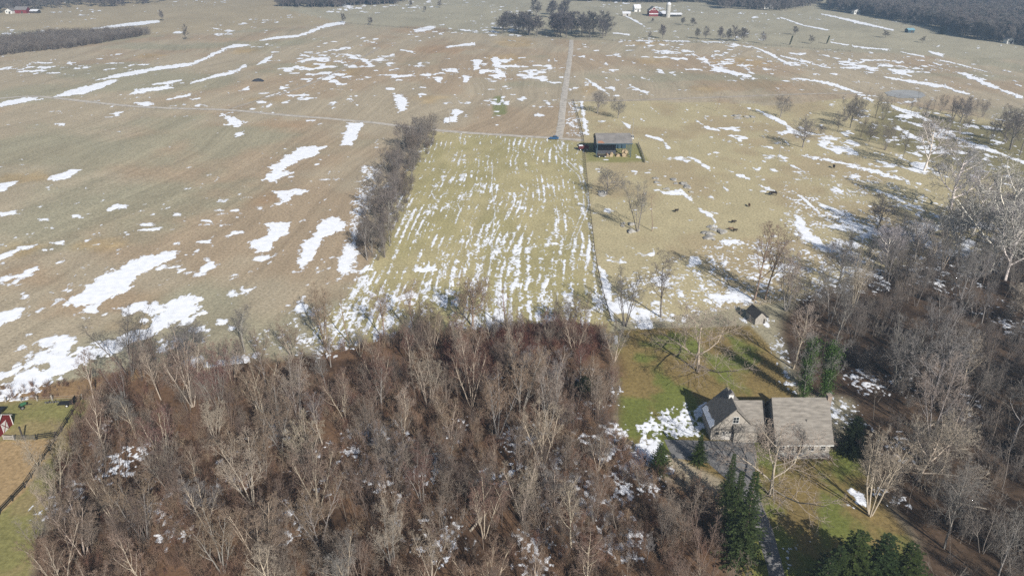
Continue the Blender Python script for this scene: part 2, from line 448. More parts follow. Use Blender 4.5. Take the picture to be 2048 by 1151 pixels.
SP((130, 610), (175, 575), (210, 548), (265, 520), (330, 505), (352, 502), (345, 515), (300, 540), (265, 560), (270, 575), (245, 590), (200, 612), (160, 608))
SP((-60, 640), (0, 622), (62, 612), (38, 634), (0, 655), (-60, 680))
SP((-40, 790), (0, 775), (60, 745), (120, 725), (130, 705), (160, 690), (215, 685), (290, 655), (330, 620), (345, 600), (405, 590), (412, 600), (395, 620), (360, 642), (300, 680), (250, 692), (215, 712), (150, 742), (90, 768), (0, 797), (-40, 805))
SP((-20, 750), (0, 744), (58, 728), (42, 741), (0, 761)); SP((605, 291), (655, 292), (640, 305), (600, 325), (580, 335), (583, 348), (565, 360), (575, 372), (528, 365), (523, 350), (537, 340), (545, 325), (560, 315))
SP((540, 383), (608, 374), (582, 390), (577, 408), (538, 414), (555, 398)); SP((520, 446), (582, 444), (577, 466), (547, 485), (553, 500), (520, 508), (490, 483), (522, 474), (540, 460))
SP((640, 438), (690, 430), (688, 460), (657, 470), (642, 482), (632, 505), (622, 533), (592, 528), (600, 488), (625, 475)); SP((690, 488), (718, 480), (714, 522), (688, 548), (676, 540), (682, 515))
SP((-10, 368), (42, 360), (15, 382), (-10, 388)); SP((98, 354), (140, 337), (174, 337), (142, 358), (103, 364)); SS((-5, 430, 5), (36, 424, 4)); SP((-10, 512), (42, 496), (25, 512), (-10, 524))
SS((217, 419, 3), (235, 413, 4), (255, 413, 4)); SP((205, 384), (214, 388), (213, 402), (198, 404)); SS((140, 433, 3), (160, 431, 4)); SS((75, 440, 3), (100, 438, 3)); SS((85, 456, 2), (112, 455, 3))
SS((270, 450, 3), (305, 449, 3)); SS((262, 461, 2), (322, 458, 3)); SS((346, 428, 3), (360, 429, 3)); SS((400, 441, 2), (422, 441, 3)); SS((390, 484, 2), (420, 483, 3)); SS((455, 422, 3), (482, 420, 4)); SS((92, 486, 2), (128, 485, 4)); SS((70, 500, 2), (94, 498, 3))
SP((690, 245), (732, 244), (722, 262), (705, 291), (678, 291), (684, 268)); SP((905, 213), (927, 222), (915, 245), (878, 248), (882, 236), (898, 232)); SP((783, 184), (810, 190), (819, 200), (812, 222), (795, 226), (788, 208))
SS((825, 63, 3), (850, 58, 5), (870, 55, 3)); SP((980, 113), (1000, 114), (1006, 140), (1016, 158), (995, 152), (985, 140)); SP((944, 118), (968, 120), (960, 138), (945, 142)); SP((922, 150), (946, 154), (936, 166), (924, 166))
SS((1380, 108, 2), (1410, 120, 4), (1425, 136, 6), (1458, 144, 4), (1503, 153, 3)); SS((1500, 92, 1), (1540, 108, 4), (1575, 128, 4), (1592, 133, 1)); SS((1560, 112, 1), (1640, 132, 2), (1658, 137, 1)); SS((1800, 104, 1), (1850, 114, 2)); SS((1855, 103, 2), (1890, 113, 4))
SS((1870, 118, 1), (1930, 132, 2), (1992, 149, 1)); SS((1910, 144, 2), (1945, 155, 6), (1990, 175, 4), (2048, 197, 4)); SS((1588, 156, 1), (1650, 165, 3), (1700, 180, 4), (1727, 193, 7), (1752, 205, 6)); SS((1750, 152, 1), (1820, 163, 3), (1880, 172, 4), (1940, 190, 3))
SS((1778, 212, 4), (1830, 230, 6), (1872, 246, 4)); SS((1860, 248, 5), (1920, 280, 4), (1980, 300, 5), (2060, 330, 5)); SS((1507, 217, 2), (1540, 233, 5), (1570, 248, 6), (1600, 268, 5), (1612, 291, 4)); SS((1375, 312, 2), (1400, 325, 4), (1420, 340, 6), (1438, 365, 3), (1468, 394, 2))
SS((1450, 338, 1), (1490, 355, 3), (1530, 375, 3), (1558, 384, 2)); SS((1593, 309, 2), (1650, 319, 2), (1700, 330, 3), (1760, 345, 4), (1830, 370, 4)); SS((1572, 326, 2), (1605, 341, 3)); SS((1580, 377, 2), (1610, 400, 5), (1642, 429, 5)); SS((1660, 377, 4), (1692, 391, 4))
SP((1582, 426), (1602, 431), (1622, 458), (1652, 488), (1695, 508), (1640, 503), (1600, 478), (1588, 455)); SS((1400, 420, 3), (1430, 436, 6), (1426, 462, 8)); SS((1322, 386, 3), (1362, 384, 6), (1388, 406, 4)); SP((1374, 512), (1398, 510), (1408, 528), (1380, 532))
SS((1440, 484, 3), (1480, 484, 4)); SP((1157, 202), (1167, 202), (1174, 230), (1183, 272), (1166, 272)); SP((1198, 533), (1212, 540), (1226, 600), (1230, 642), (1216, 642)); SS((1238, 240, 2), (1262, 256, 6)); SS((1285, 268, 2), (1325, 281, 4), (1342, 301, 3)); SS((1300, 214, 2), (1322, 231, 2))
SS((1372, 217, 2), (1386, 235, 4), (1410, 255, 3), (1442, 262, 3), (1482, 281, 3)); SS((1405, 232, 2), (1418, 244, 3)); SS((1270, 312, 3), (1300, 326, 2)); SS((1640, 410, 3), (1690, 428, 4)); SS((1750, 380, 4), (1800, 400, 5), (1850, 420, 4)); SS((1680, 440, 4), (1750, 462, 5))
SP((-20, 1010), (20, 975), (48, 962), (20, 1008), (-20, 1045)); SS((1255, 170, 3), (1300, 190, 5)); SS((1160, 150, 2), (1190, 170, 4), (1218, 188, 4)); SS((1220, 66, 1), (1260, 70, 2)); SS((1245, 30, 1), (1275, 44, 3), (1290, 54, 2)); SS((1560, 35, 1), (1610, 52, 2), (1660, 62, 2)); SS((1640, 28, 1), (1720, 46, 3), (1790, 62, 2))
SS((1225, 81, 1), (1330, 82, 1), (1440, 85, 1.5), (1480, 92, 2)); SS((1700, 92, 2), (1740, 97, 2), (1780, 101, 2)); SS((1660, 85, 1), (1700, 92, 2)); SS((800, 100, 2), (830, 105, 3)); SS((600, 110, 2), (640, 118, 2)); SS((715, 112, 3), (735, 125, 4), (745, 130, 2)); SS((780, 155, 2), (830, 150, 3)); SS((1004, 206, 3), (1022, 207, 6)); SS((890, 95, 2), (950, 88, 3)); SS((700, 200, 4), (720, 215, 6)); SS((770, 178, 2), (790, 178, 3))
HOUSE_SNOW = wpoly([(1262, 848), (1320, 818), (1385, 802), (1428, 802), (1418, 830), (1405, 878), (1335, 884), (1325, 905), (1305, 955), (1240, 965), (1215, 925), (1255, 900), (1272, 872)])
LOW_SNOW = wpoly([(1560, 1078), (1650, 1074), (1610, 1098), (1585, 1160), (1555, 1130), (1548, 1100)])
SHADE_SNOW = wpoly([(1560, 660), (1585, 700), (1600, 790), (1570, 800), (1545, 740), (1520, 720)])
CF_HEAVY = wpoly([(1010, 470), (1060, 520), (1075, 600), (1215, 600), (1225, 645), (690, 690), (640, 690), (650, 590), (730, 570), (900, 560), (1030, 600), (1020, 540)])
CF_LEFT = wpoly([(690, 560), (735, 540), (760, 590), (720, 700), (640, 712), (600, 705), (650, 640)])
CF_MID = wpoly([(940, 340), (1000, 380), (1060, 450), (1100, 420), (1190, 500), (1215, 640), (850, 640), (760, 600), (900, 520), (960, 470)])
PA_HEAVY = wpoly([(1225, 545), (1330, 520), (1420, 480), (1700, 470), (1850, 410), (2000, 480), (2048, 540), (1750, 590), (1560, 610), (1480, 625), (1240, 645)])
PA_MID = wpoly([(1560, 360), (1720, 340), (1880, 400), (2048, 470), (2048, 520), (1700, 500), (1560, 470)])
LANE_FLECK = wpoly([(1128, 203), (1160, 203), (1172, 276), (1130, 274)])
TL_SNOW = wpoly([(720, 330), (770, 330), (745, 420), (740, 470), (715, 540), (676, 560), (690, 450)])
LEFT_EDGE = wpoly([(470, 680), (560, 640), (680, 590), (700, 640), (610, 720), (560, 710)])
TRACKS = [[(1108, 288), (1118, 312), (1138, 334), (1158, 352), (1166, 380), (1168, 415), (1158, 440), (1145, 470), (1139, 500)],
          [(1115, 287), (1128, 312), (1146, 332), (1162, 346), (1176, 380), (1178, 410), (1167, 440), (1153, 472), (1150, 500)],
          [(985, 330), (983, 380), (990, 420), (985, 470), (982, 520), (978, 545)], [(868, 372), (863, 385), (872, 402)], [(915, 405), (920, 420), (908, 455)]]

dep2 = np.linspace(math.atan2(CAM_H, 70), math.atan2(CAM_H, 1200), 1050)
sy = CAM_H / np.tan(dep2)
sss = np.linspace(-.74, .74, 1500)
SX, SY = np.meshgrid(sss, sy); SX = SX * (SY + 60)
x = SX.ravel(); y = SY.ravel()
F = np.full(len(x), -10.0)
NCOL = len(sss)
def rows(y0, y1):                                        # slice of the flattened grid between two distances
    a = np.searchsorted(sy, y0); b6 = np.searchsorted(sy, y1)
    return slice(max(0, a - 1) * NCOL, min(len(sy), b6 + 1) * NCOL)
rag = (fbm(x / 6, y / 8, 101, 4, .6) - .5) + .8 * (fbm(x / 1.4, y / 2.0, 107, 3, .7) - .5)
for pl in SNOW_POLY:
    ext = pl.max(0) - pl.min(0)
    amp = min(4.5, 1.0 + 0.14 * min(ext))
    sl = rows(pl[:, 1].min() - 14, pl[:, 1].max() + 14)
    d = sdf(pl, x[sl], y[sl])
    s = np.nonzero(d < 12)[0]; g = s + sl.start
    F[g] = np.maximum(F[g], -d[s] - (0.0 if pl[:, 1].max() < 260 else .3 + .16 * amp) + rag[g] * amp * 1.9)
def inside(poly, soft=3.0):
    sl = rows(poly[:, 1].min() - 14, poly[:, 1].max() + 14)
    w = np.zeros(len(x)); w[sl] = 1 - sstep(-soft, soft, sdf(poly, x[sl], y[sl])); return w
# scattered small patches: a density map against noise
dens = np.full(len(x), .0)
big = fbm(x / 70, y / 110, 111, 3)
dens = .25 + .30 * (big - .5) * 2 - .05 * sstep(60, 200, x)
MIDF = wpoly([(430, 250), (520, 60), (1140, 82), (1225, 84), (1480, 92), (1750, 120), (1720, 180), (1400, 195), (1150, 198), (1115, 272), (880, 258)])
dens = dens + .065 * inside(MIDF, 12)
openf = fbm(x / 7, y / 9, 121, 4, .55)
F = np.maximum(F, (openf - (1.0 - dens * .98) + .02) * 12 - .35)
fine = fbm(x / 2.6, y / 3.6, 123, 3, .6) + .35 * (big - .5) + .25 * (openf - .5)
F = np.maximum(F, (fine - .775) * 5)
w = inside(CFIELD, 1.0)
ca, sa = math.cos(R(2.8)), math.sin(R(2.8))
rx_ = x * ca - y * sa + 1.6 * np.sin(y / 24.0 + x / 19) + 4 * (fbm(x / 26, y / 44, 131, 3) - .5)
rowp = vnoise(rx_ / .8, y / 11.0, 141)
fleck = .42 * rowp + .34 * vnoise(rx_ / .45, y / .8, 142) + .24 * vnoise(x / 2.1, y / 2.6, 143)
dcf = .345 + .05 * (fbm(x / 16, y / 24, 145, 3) - .5) * 4
for pl, a in ((CF_HEAVY, .085), (CF_MID, .055), (CF_LEFT, .1)):
    dcf = dcf + a * inside(pl, 9.0)
lin = np.abs(2 * (rx_ / 2.3 - np.floor(rx_ / 2.3)) - 1)
Fl = (lin - .80) * 1.5 + (fbm(x / 6, y / 13, 147, 4) - .64) * 3.0 + (dcf - .33) * 1.6 + 1.1 * (vnoise(x / .5, y / 1.3, 148) - .5)
Fc = np.maximum((fleck - (1 - dcf)) * 3.2, Fl)
F = np.where(w > .5, np.maximum(np.where(F > 1.5, F, -1), Fc), F)
fl2 = .5 * vnoise(x / .55, y / .7, 151) + .3 * vnoise(x / 1.3, y / 1.5, 152) + .2 * vnoise(x / 3.4, y / 4.2, 153)
def flecks(poly, d, soft=4.0, cap=None):
    global F
    sl = rows(poly[:, 1].min() - 14, poly[:, 1].max() + 14)
    wi = 1 - sstep(-soft, soft, sdf(poly, x[sl], y[sl]))
    s = np.nonzero(wi > .02)[0]; g = s + sl.start
    v = (fl2[g] + .45 * (openf[g] - .5) - (1 - d * wi[s])) * 3
    F[g] = np.maximum(F[g], v)
wl = inside(WOODL, 2); wr = inside(WOODR, 2); wlawn = inside(LAWN, 1)
F = np.where((wl > .5) | (wr > .5) | (wlawn > .5) | (inside(CORRALG, 1) > .5), -1, F)
for pl, d in ((HOUSE_SNOW, .70), (LOW_SNOW, .6), (SHADE_SNOW, .47), (PA_HEAVY, .45), (PA_MID, .38), (LANE_FLECK, .52), (TL_SNOW, .5), (LEFT_EDGE, .47), (CF_LEFT, .5)):
    flecks(pl, d, 3.0)
for px, py, r_, d in [(735, 872, 5, .62), (790, 885, 4, .6), (990, 742, 3, .7), (770, 935, 5, .58), (1045, 872, 4, .62), (990, 975, 5, .62), (1085, 985, 5, .55), (1045, 935, 5, .6), (1240, 1080, 5, .55), (1070, 1110, 5, .5), (640, 940, 6, .5), (480, 900, 5, .52), (440, 980, 5, .5), (250, 920, 5, .55), (120, 1000, 4, .62), (200, 870, 4, .5), (380, 1030, 5, .5), (900, 1080, 6, .45), (1170, 760, 4, .6), (1200, 800, 6, .52), (1180, 850, 7, .5),
                      (1700, 840, 5, .6), (1720, 760, 5, .56), (1820, 760, 6, .52), (1790, 900, 5, .5), (1900, 800, 7, .45), (1680, 800, 4, .62), (2000, 620, 8, .48), (2040, 660, 5, .6), (1790, 1000, 4, .5), (1715, 995, 2, .7), (1900, 560, 8, .5), (560, 850, 5, .55), (860, 930, 4, .55), (920, 860, 4, .5), (1140, 930, 5, .55), (1180, 1000, 5, .5), (820, 1010, 5, .55), (560, 1050, 5, .5), (1120, 1080, 4, .5), (690, 800, 4, .5), (300, 1000, 5, .5), (1260, 960, 5, .6), (1230, 890, 6, .6), (650, 690, 6, .55), (330, 700, 5, .5)]:
    c = at(px, py)
    d = d * .82
    flecks(np.array([(c.x + r_ * 1.2 * math.cos(a), c.y + r_ * 1.6 * math.sin(a)) for a in np.linspace(0, 6.283, 9)[:-1]]), d, r_ * .7)
for tr in TRACKS:
    P = wpoly(tr)
    # densify
    Q = np.concatenate([np.linspace(P[i], P[i + 1], 6, endpoint=False) for i in range(len(P) - 1)])
    for i in range(len(Q) - 1):
        a, b2 = Q[i], Q[i + 1]
        sl = rows(min(a[1], b2[1]) - 2, max(a[1], b2[1]) + 2)
        s = np.nonzero((x[sl] > min(a[0], b2[0]) - 2) & (x[sl] < max(a[0], b2[0]) + 2))[0] + sl.start
        e = b2 - a; t = np.clip(((x[s] - a[0]) * e[0] + (y[s] - a[1]) * e[1]) / (e @ e), 0, 1)
        d = np.hypot(x[s] - a[0] - t * e[0], y[s] - a[1] - t * e[1])
        F[s] = np.maximum(F[s], .26 - d + .9 * (fl2[s] - .5))
DRIVE = wpoly([(1328, 878), (1420, 881), (1508, 881), (1514, 915), (1508, 955), (1521, 1000), (1546, 1060), (1564, 1127), (1585, 1210), (1550, 1210), (1533, 1127), (1510, 1060), (1484, 1000), (1450, 955), (1415, 925), (1345, 915)])
LANE = [(1143, 80), (1141, 110), (1133, 160), (1127, 200), (1122, 250), (1118, 276)]
CROSS = [(-60, 204), (0, 197), (60, 192), (110, 196), (250, 212), (350, 217), (450, 219), (560, 230), (680, 239), (780, 249), (880, 262), (1000, 270), (1118, 277), (1168, 281)]
UPPER = [(1127, 200), (1200, 203), (1400, 196), (1560, 190), (1700, 186), (1740, 190)]
TRK = [(462, 218), (520, 199), (620, 171), (690, 135), (745, 104), (760, 95)]
def ribbon_pts(px_pts, step=4.0):
    P = np.array([(at(a, b3).x, at(a, b3).y) for a, b3 in px_pts])
    for _ in range(2):                                   # corner cutting
        P = np.concatenate([[P[0]], np.stack([.75 * P[:-1] + .25 * P[1:], .25 * P[:-1] + .75 * P[1:]], 1).reshape(-1, 2), [P[-1]]])
    seg = np.hypot(*(P[1:] - P[:-1]).T); cum = np.concatenate([[0], np.cumsum(seg)])
    t = np.linspace(0, cum[-1], max(4, int(cum[-1] / step)))
    return np.stack([np.interp(t, cum, P[:, 0]), np.interp(t, cum, P[:, 1])], 1)
ROADS = [(ribbon_pts(LANE), 4.6), (ribbon_pts(CROSS), 3.8), (ribbon_pts(UPPER), 3.6), (ribbon_pts(TRK), 2.6)]
for P, wd in ROADS:
    for i in range(len(P) - 1):
        sl = rows(P[i, 1] - 9, P[i, 1] + 9)
        s = np.nonzero(abs(x[sl] - P[i, 0]) < 9)[0] + sl.start
        if len(s):
            d = np.hypot(x[s] - P[i, 0], y[s] - P[i, 1])
            F[s] = np.where(d < wd * .62, np.minimum(F[s], -.2), F[s])
F = np.where(sdf(DRIVE, x, y) < .25, -1, F)
F = np.where(sdf(wpoly([(1768, 184), (1800, 179), (1838, 184), (1850, 194), (1800, 198), (1775, 192)]), x, y) < 2, -1, F)
F = np.where((x > 36) & (x < 54) & (y > 313) & (y < 334), -1, F)
F = np.where((x > 39) & (x < 62) & (y > 111) & (y < 124), -1, F)
FG = F.reshape(SX.shape)

def marching(FG, X, Y):
    nr, nc = FG.shape
    ins = FG > 0
    cnt = ins[:-1, :-1].astype(int) + ins[:-1, 1:] + ins[1:, 1:] + ins[1:, :-1]
    ci, cj = np.nonzero(cnt > 0)
    vid = {}; verts = []; faces = []
    def corner(i, j):
        k = (i, j)
        if k not in vid: vid[k] = len(verts); verts.append((X[i, j], Y[i, j], min(FG[i, j], 1.0)))
        return vid[k]
    def edge(i, j, i2, j2):
        k = (i, j, i2, j2) if (i, j) < (i2, j2) else (i2, j2, i, j)
        if k not in vid:
            a, b2 = FG[k[0], k[1]], FG[k[2], k[3]]
            t = min(.98, max(.02, a / (a - b2)))
            vid[k] = len(verts)
            verts.append((X[k[0], k[1]] * (1 - t) + X[k[2], k[3]] * t, Y[k[0], k[1]] * (1 - t) + Y[k[2], k[3]] * t, 0.0))
        return vid[k]
    for i, j in zip(ci.tolist(), cj.tolist()):
        cs = ((i, j), (i, j + 1), (i + 1, j + 1), (i + 1, j))
        f = []
        for k in range(4):
            a = cs[k]; b2 = cs[(k + 1) % 4]
            ia = ins[a]; ib = ins[b2]
            if ia: f.append(corner(*a))
            if ia != ib: f.append(edge(*a, *b2))
        if len(f) > 2: faces.append(f)
    return verts, faces
sv, sf = marching(FG, SX, SY)
sv = np.array(sv)
dist = np.hypot(sv[:, 1], sv[:, 0]); depth = sv[:, 2].copy()
sv[:, 2] = terrain(sv[:, 0], sv[:, 1]) + .012 + .00022 * np.maximum(dist - 150, 0) + .11 * np.minimum(sv[:, 2], .6)
me = bpy.data.meshes.new('snow')
me.from_pydata(sv.tolist(), [], sf)
me.materials.append(SNOWM)
me.polygons.foreach_set('use_smooth', np.ones(len(me.polygons), bool))
me.attributes.new('depth', 'FLOAT', 'POINT').data.foreach_set('value', depth.astype(np.float32))
tag(link_mesh('snow', me), 'white melting snow lying in ragged patches over the fields', 'snow', kind='stuff')

# ------------------------------------------------------------------ roads, driveway, pond
def ribbon(name, P, wd, m, label, lift=.06):
    T = np.gradient(P, axis=0); T /= np.hypot(T[:, 0], T[:, 1])[:, None]
    Nn = np.stack([-T[:, 1], T[:, 0]], 1)
    k = 5; vs = []; 
    for j in range(k):
        o = (j / (k - 1) - .5) * wd
        jit = (fbm(P[:, 0] / 5 + j, P[:, 1] / 5, 201, 2) - .5) * (.9 if j in (0, k - 1) else .2)
        q = P + Nn * (o + jit)[:, None]
        crown = (.05 if j == 2 else .03) if 0 < j < 4 else -.03
        vs.append(np.stack([q[:, 0], q[:, 1], terrain(q[:, 0], q[:, 1]) + lift + crown + .0001 * P[:, 1]], 1))
    V = np.stack(vs, 1); n = len(P)
    I = np.arange(n * k).reshape(n, k)
    qd = np.stack([I[:-1, :-1], I[:-1, 1:], I[1:, 1:], I[1:, :-1]], -1).reshape(-1, 4)
    return tag(link_mesh(name, np_mesh(name, V.reshape(-1, 3), qd, m, True)), label, 'road', kind='structure')
ribbon('gravel_road', ROADS[0][0], 3.8, GRAVEL, 'straight grey gravel lane running up to the dark grove')
ribbon('gravel_road', ROADS[1][0], 3.8, GRAVEL, 'winding grey gravel road crossing the brown fields to the hay barn', .075)
ribbon('gravel_road', ROADS[2][0], 3.6, TRACKM, 'faint gravel track along the top of the pasture', .05)
ribbon('dirt_track', ROADS[3][0], 2.6, TRACKM, 'thin worn track branching off across the brown field', .05)
bm = bmesh.new()
vs = [bm.verts.new((px_, py_, .03)) for px_, py_ in DRIVE]
bm.faces.new(vs); bmesh.ops.triangulate(bm, faces=bm.faces); bmesh.ops.recalc_face_normals(bm, faces=bm.faces)
me = bpy.data.meshes.new('driveway'); bm.to_mesh(me); bm.free(); me.materials.append(ASPH)
drv = tag(link_mesh('driveway', me), 'grey asphalt driveway running from the garage down past the conifers', 'driveway', kind='structure')
CRACK = mat('drive_seam', (0.30, 0.30, 0.30), .9, .2)
for a, b4 in (((1516, 1081), (1549, 1081)), ((1533, 1128), (1563, 1127))):
    p, q = at(*a), at(*b4)
    MB().bar((p.x, p.y, .034), (q.x, q.y, .034), .12, .012).build('seam', CRACK, drv)
pp = wpoly([(1768, 185), (1785, 180), (1810, 179), (1838, 184), (1852, 191), (1840, 196), (1800, 197), (1775, 192)])
_c = pp.mean(0); _q = np.concatenate([np.linspace(pp[i], pp[(i + 1) % len(pp)], 9, endpoint=False) for i in range(len(pp))])
pp = _c + (_q - _c) * (.72 + .55 * fbm(_q[:, 0] / 11, _q[:, 1] / 14, 77, 3))[:, None]
bm = bmesh.new()
ringv = [[bm.verts.new((*(_c + (q - _c) * k), float(terrain(*(_c + (q - _c) * k))) + .12)) for q in pp] for k in (.05, .35, .7, 1.0)]
bm.faces.new(ringv[0])
for r0_, r1_ in zip(ringv[:-1], ringv[1:]):
    for i in range(len(pp)): bm.faces.new((r0_[i], r0_[(i + 1) % len(pp)], r1_[(i + 1) % len(pp)], r1_[i]))
bmesh.ops.recalc_face_normals(bm, faces=bm.faces)
me = bpy.data.meshes.new('pond'); bm.to_mesh(me); bm.free(); me.materials.append(ICE)
tag(link_mesh('pond', me), 'pale frozen pond in the brown field beyond the pasture', 'pond', kind='structure')

# ------------------------------------------------------------------ trees: branching skeletons turned into tapered limbs
def ortho(d):
    up = Vector((0, 0, 1)) if abs(d.z) < .9 else Vector((1, 0, 0))
    u = d.cross(up).normalized(); return u, u.cross(d)

def grow(seed, H, style):
    """returns segments (p0, p1, r0, r1, level)"""
    rd = random.Random(seed)
    segs = []
    st = dict(
        forest=dict(n=(12, 6, 6, 4), lr=(.38, .52, .52, .55), ang=(42, 42, 44, 44), up=(.24, .12, .06, .04), start=.30, trunk=.93, r=.0135),
        multi=dict(n=(8, 6, 5, 4), lr=(.32, .54, .52, .55), ang=(36, 42, 44, 44), up=(.25, .12, .06, .04), start=.30, trunk=.90, r=.010),
        open=dict(n=(12, 8, 6, 5), lr=(.52, .52, .50, .50), ang=(58, 46, 45, 45), up=(.16, .05, .02, .0), start=.20, trunk=.72, r=.020),
        yard=dict(n=(11, 9, 6, 5), lr=(.54, .55, .52, .5), ang=(60, 48, 46, 46), up=(.16, .06, .02, .0), start=.14, trunk=.66, r=.017),
        far=dict(n=(13, 9, 8, 0), lr=(.40, .55, .60, .5), ang=(48, 45, 45, 45), up=(.22, .10, .05, 0), start=.16, trunk=.80, r=.020),
        pole=dict(n=(6, 4, 4, 3), lr=(.20, .5, .5, .5), ang=(35, 40, 40, 40), up=(.2, .1, .05, 0), start=.5, trunk=.97, r=.010))[style]
    tw = dict(forest=.015, multi=.014, open=.024, far=.065, pole=.015, yard=.017)[style]
    def rdir(d, ang, az):
        u, w = ortho(d)
        a = R(ang)
        return (d * math.cos(a) + (u * math.cos(az) + w * math.sin(az)) * math.sin(a)).normalized()
    def branch(p, d, L, r, lv):
        ns = (7, 4, 3, 2, 1)[lv]
        r_end = max(tw * .7, r * (.28 if lv == 0 else .35))
        pts = [(p.copy(), r)]
        for i in range(ns):
            wob = (.05, .13, .17, .2, .2)[lv]
            d = (d + Vector((rd.gauss(0, wob), rd.gauss(0, wob), rd.gauss(0, wob) + (st['up'][lv - 1] if lv else 0.04)))).normalized()
            p = p + d * (L / ns)
            rr = r + (r_end - r) * (i + 1) / ns
            pts.append((p.copy(), rr))
            segs.append((pts[-2][0], p.copy(), pts[-2][1], rr, lv))
        if lv >= 4 or st['n'][lv] == 0: return
        n = max(2, int(st['n'][lv] * rd.uniform(.75, 1.25) + .5))
        az = rd.uniform(0, 6.28)
        for k in range(n):
            t0 = st['start'] if lv == 0 else .22
            t = t0 + (1 - t0) * (k + rd.uniform(.2, .8)) / n
            f = t * ns; i = min(int(f), ns - 1); u = f - i
            q = pts[i][0].lerp(pts[i + 1][0], u); rq = pts[i][1] * (1 - u) + pts[i + 1][1] * u
            dd = (pts[i + 1][0] - pts[i][0]).normalized()
            az += 2.4 + rd.uniform(-.5, .5)
            ll = L * st['lr'][lv] * (1.15 - .55 * t) * rd.uniform(.75, 1.25)
            if lv == 0: ll = H * st['lr'][0] * (1.12 - .62 * t) * rd.uniform(.75, 1.2)
            branch(q, rdir(dd, st['ang'][lv] * rd.uniform(.75, 1.25), az), ll, max(tw, min(rq * .62, r * .5)), lv + 1)
    if style == 'multi':
        for k in range(4):
            a = k * 1.6 + rd.uniform(-.4, .4); t = R(rd.uniform(6, 19))
            d = Vector((math.cos(a) * math.sin(t), math.sin(a) * math.sin(t), math.cos(t)))
            branch(Vector((math.cos(a) * .22, math.sin(a) * .22, -.2)), d, H * rd.uniform(.78, 1.0), H * st['r'], 0)
    else:
        branch(Vector((0, 0, -.2)), Vector((rd.uniform(-.06, .06), rd.uniform(-.06, .06), 1)).normalized(), H * st['trunk'], H * st['r'], 0)
    return segs

def seg_mesh(name, segs, sides, m):
    P0 = np.array([s[0] for s in segs]); P1 = np.array([s[1] for s in segs])
    r0 = np.array([s[2] for s in segs]); r1 = np.array([s[3] for s in segs])
    D = P1 - P0; D /= np.linalg.norm(D, axis=1)[:, None] + 1e-9
    up = np.where(np.abs(D[:, 2:3]) < .9, np.array([[0, 0, 1.]]), np.array([[1., 0, 0]]))
    U = np.cross(D, up); U /= np.linalg.norm(U, axis=1)[:, None]; W = np.cross(D, U)
    a = np.arange(sides) * 2 * math.pi / sides
    ring = U[:, None, :] * np.cos(a)[None, :, None] + W[:, None, :] * np.sin(a)[None, :, None]
    V = np.concatenate([P0[:, None, :] + ring * r0[:, None, None], P1[:, None, :] + ring * r1[:, None, None]], 1)
    n = len(segs); base = (np.arange(n) * 2 * sides)[:, None, None]
    i = np.arange(sides); j = (i + 1) % sides
    q = np.stack([i, j, j + sides, i + sides], -1)[None]
    return np_mesh(name, V.reshape(-1, 3), (base + q).reshape(-1, 4), m, True)

def tree_proto(seed, H, style):
    segs = grow(seed, H, style)
    top = max(s[1].z for s in segs)
    lo = [s for s in segs if s[4] <= 1]; hi = [s for s in segs if s[4] > 1]
    return dict(trunk=seg_mesh('trunk', lo, 6 if style != 'far' else 4, BARK), crown=seg_mesh('crown', hi, 3, TWIG), H=top, style=style)

PROTO = {k: [tree_proto(100 * i + 7 * n, 14.0, k) for n in range(c)] for i, (k, c) in enumerate((('forest', 5), ('multi', 3), ('open', 4), ('far', 4), ('pole', 2), ('yard', 3)))}
GREY, PALE, BROWN, DARK, WHITEB, RED = (.90, .93, .97), (1.5, 1.42, 1.28), (1.08, .90, .76), (.62, .62, .64), (3.0, 3.05, 3.1), (.82, .56, .50)
def tint(c, j=.12):
    k = 1 + random.uniform(-j, j)
    return (c[0] * k, c[1] * k * random.uniform(.97, 1.03), c[2] * k * random.uniform(.95, 1.05), 1)

def place_tree(p, h, style, label, group=None, bark=GREY, twig=GREY, name='bare_tree', wide=1.0, cat='tree', lean=.045):
    pr = random.choice(PROTO[style])
    r = empty(name, p, random.uniform(0, 6.28), label, cat, group)
    if lean: r.rotation_euler = (random.gauss(0, lean), random.gauss(0, lean), r.rotation_euler[2])
    s_ = h / pr['H']; r.scale = (s_ * wide, s_ * wide, s_)
    t = link_mesh('trunk', pr['trunk'], r); t.color = tint(bark)
    c = link_mesh('crown', pr['crown'], r); c.color = tint(twig)
    return r

def in_poly(P, x, y):
    ins = False; n = len(P)
    for i in range(n):
        ax, ay = P[i]; bx, by = P[(i + 1) % n]
        if (ay > y) != (by > y) and x < (y - ay) / (by - ay) * (bx - ax) + ax: ins = not ins
    return ins
def scatter_pts(poly, n, gap, avoid=(), seed=1, tries=40000):
    rd = random.Random(seed); out = []
    x0, y0 = poly.min(0); x1, y1 = poly.max(0)
    for _ in range(tries):
        if len(out) >= n: break
        px_, py_ = rd.uniform(x0, x1), rd.uniform(y0, y1)
        if not in_poly(poly, px_, py_): continue
        if any((px_ - a) ** 2 + (py_ - b7) ** 2 < gap * gap for a, b7 in out): continue
        if any((px_ - a) ** 2 + (py_ - b7) ** 2 < g7 * g7 for a, b7, g7 in avoid): continue
        out.append((px_, py_))
    return out

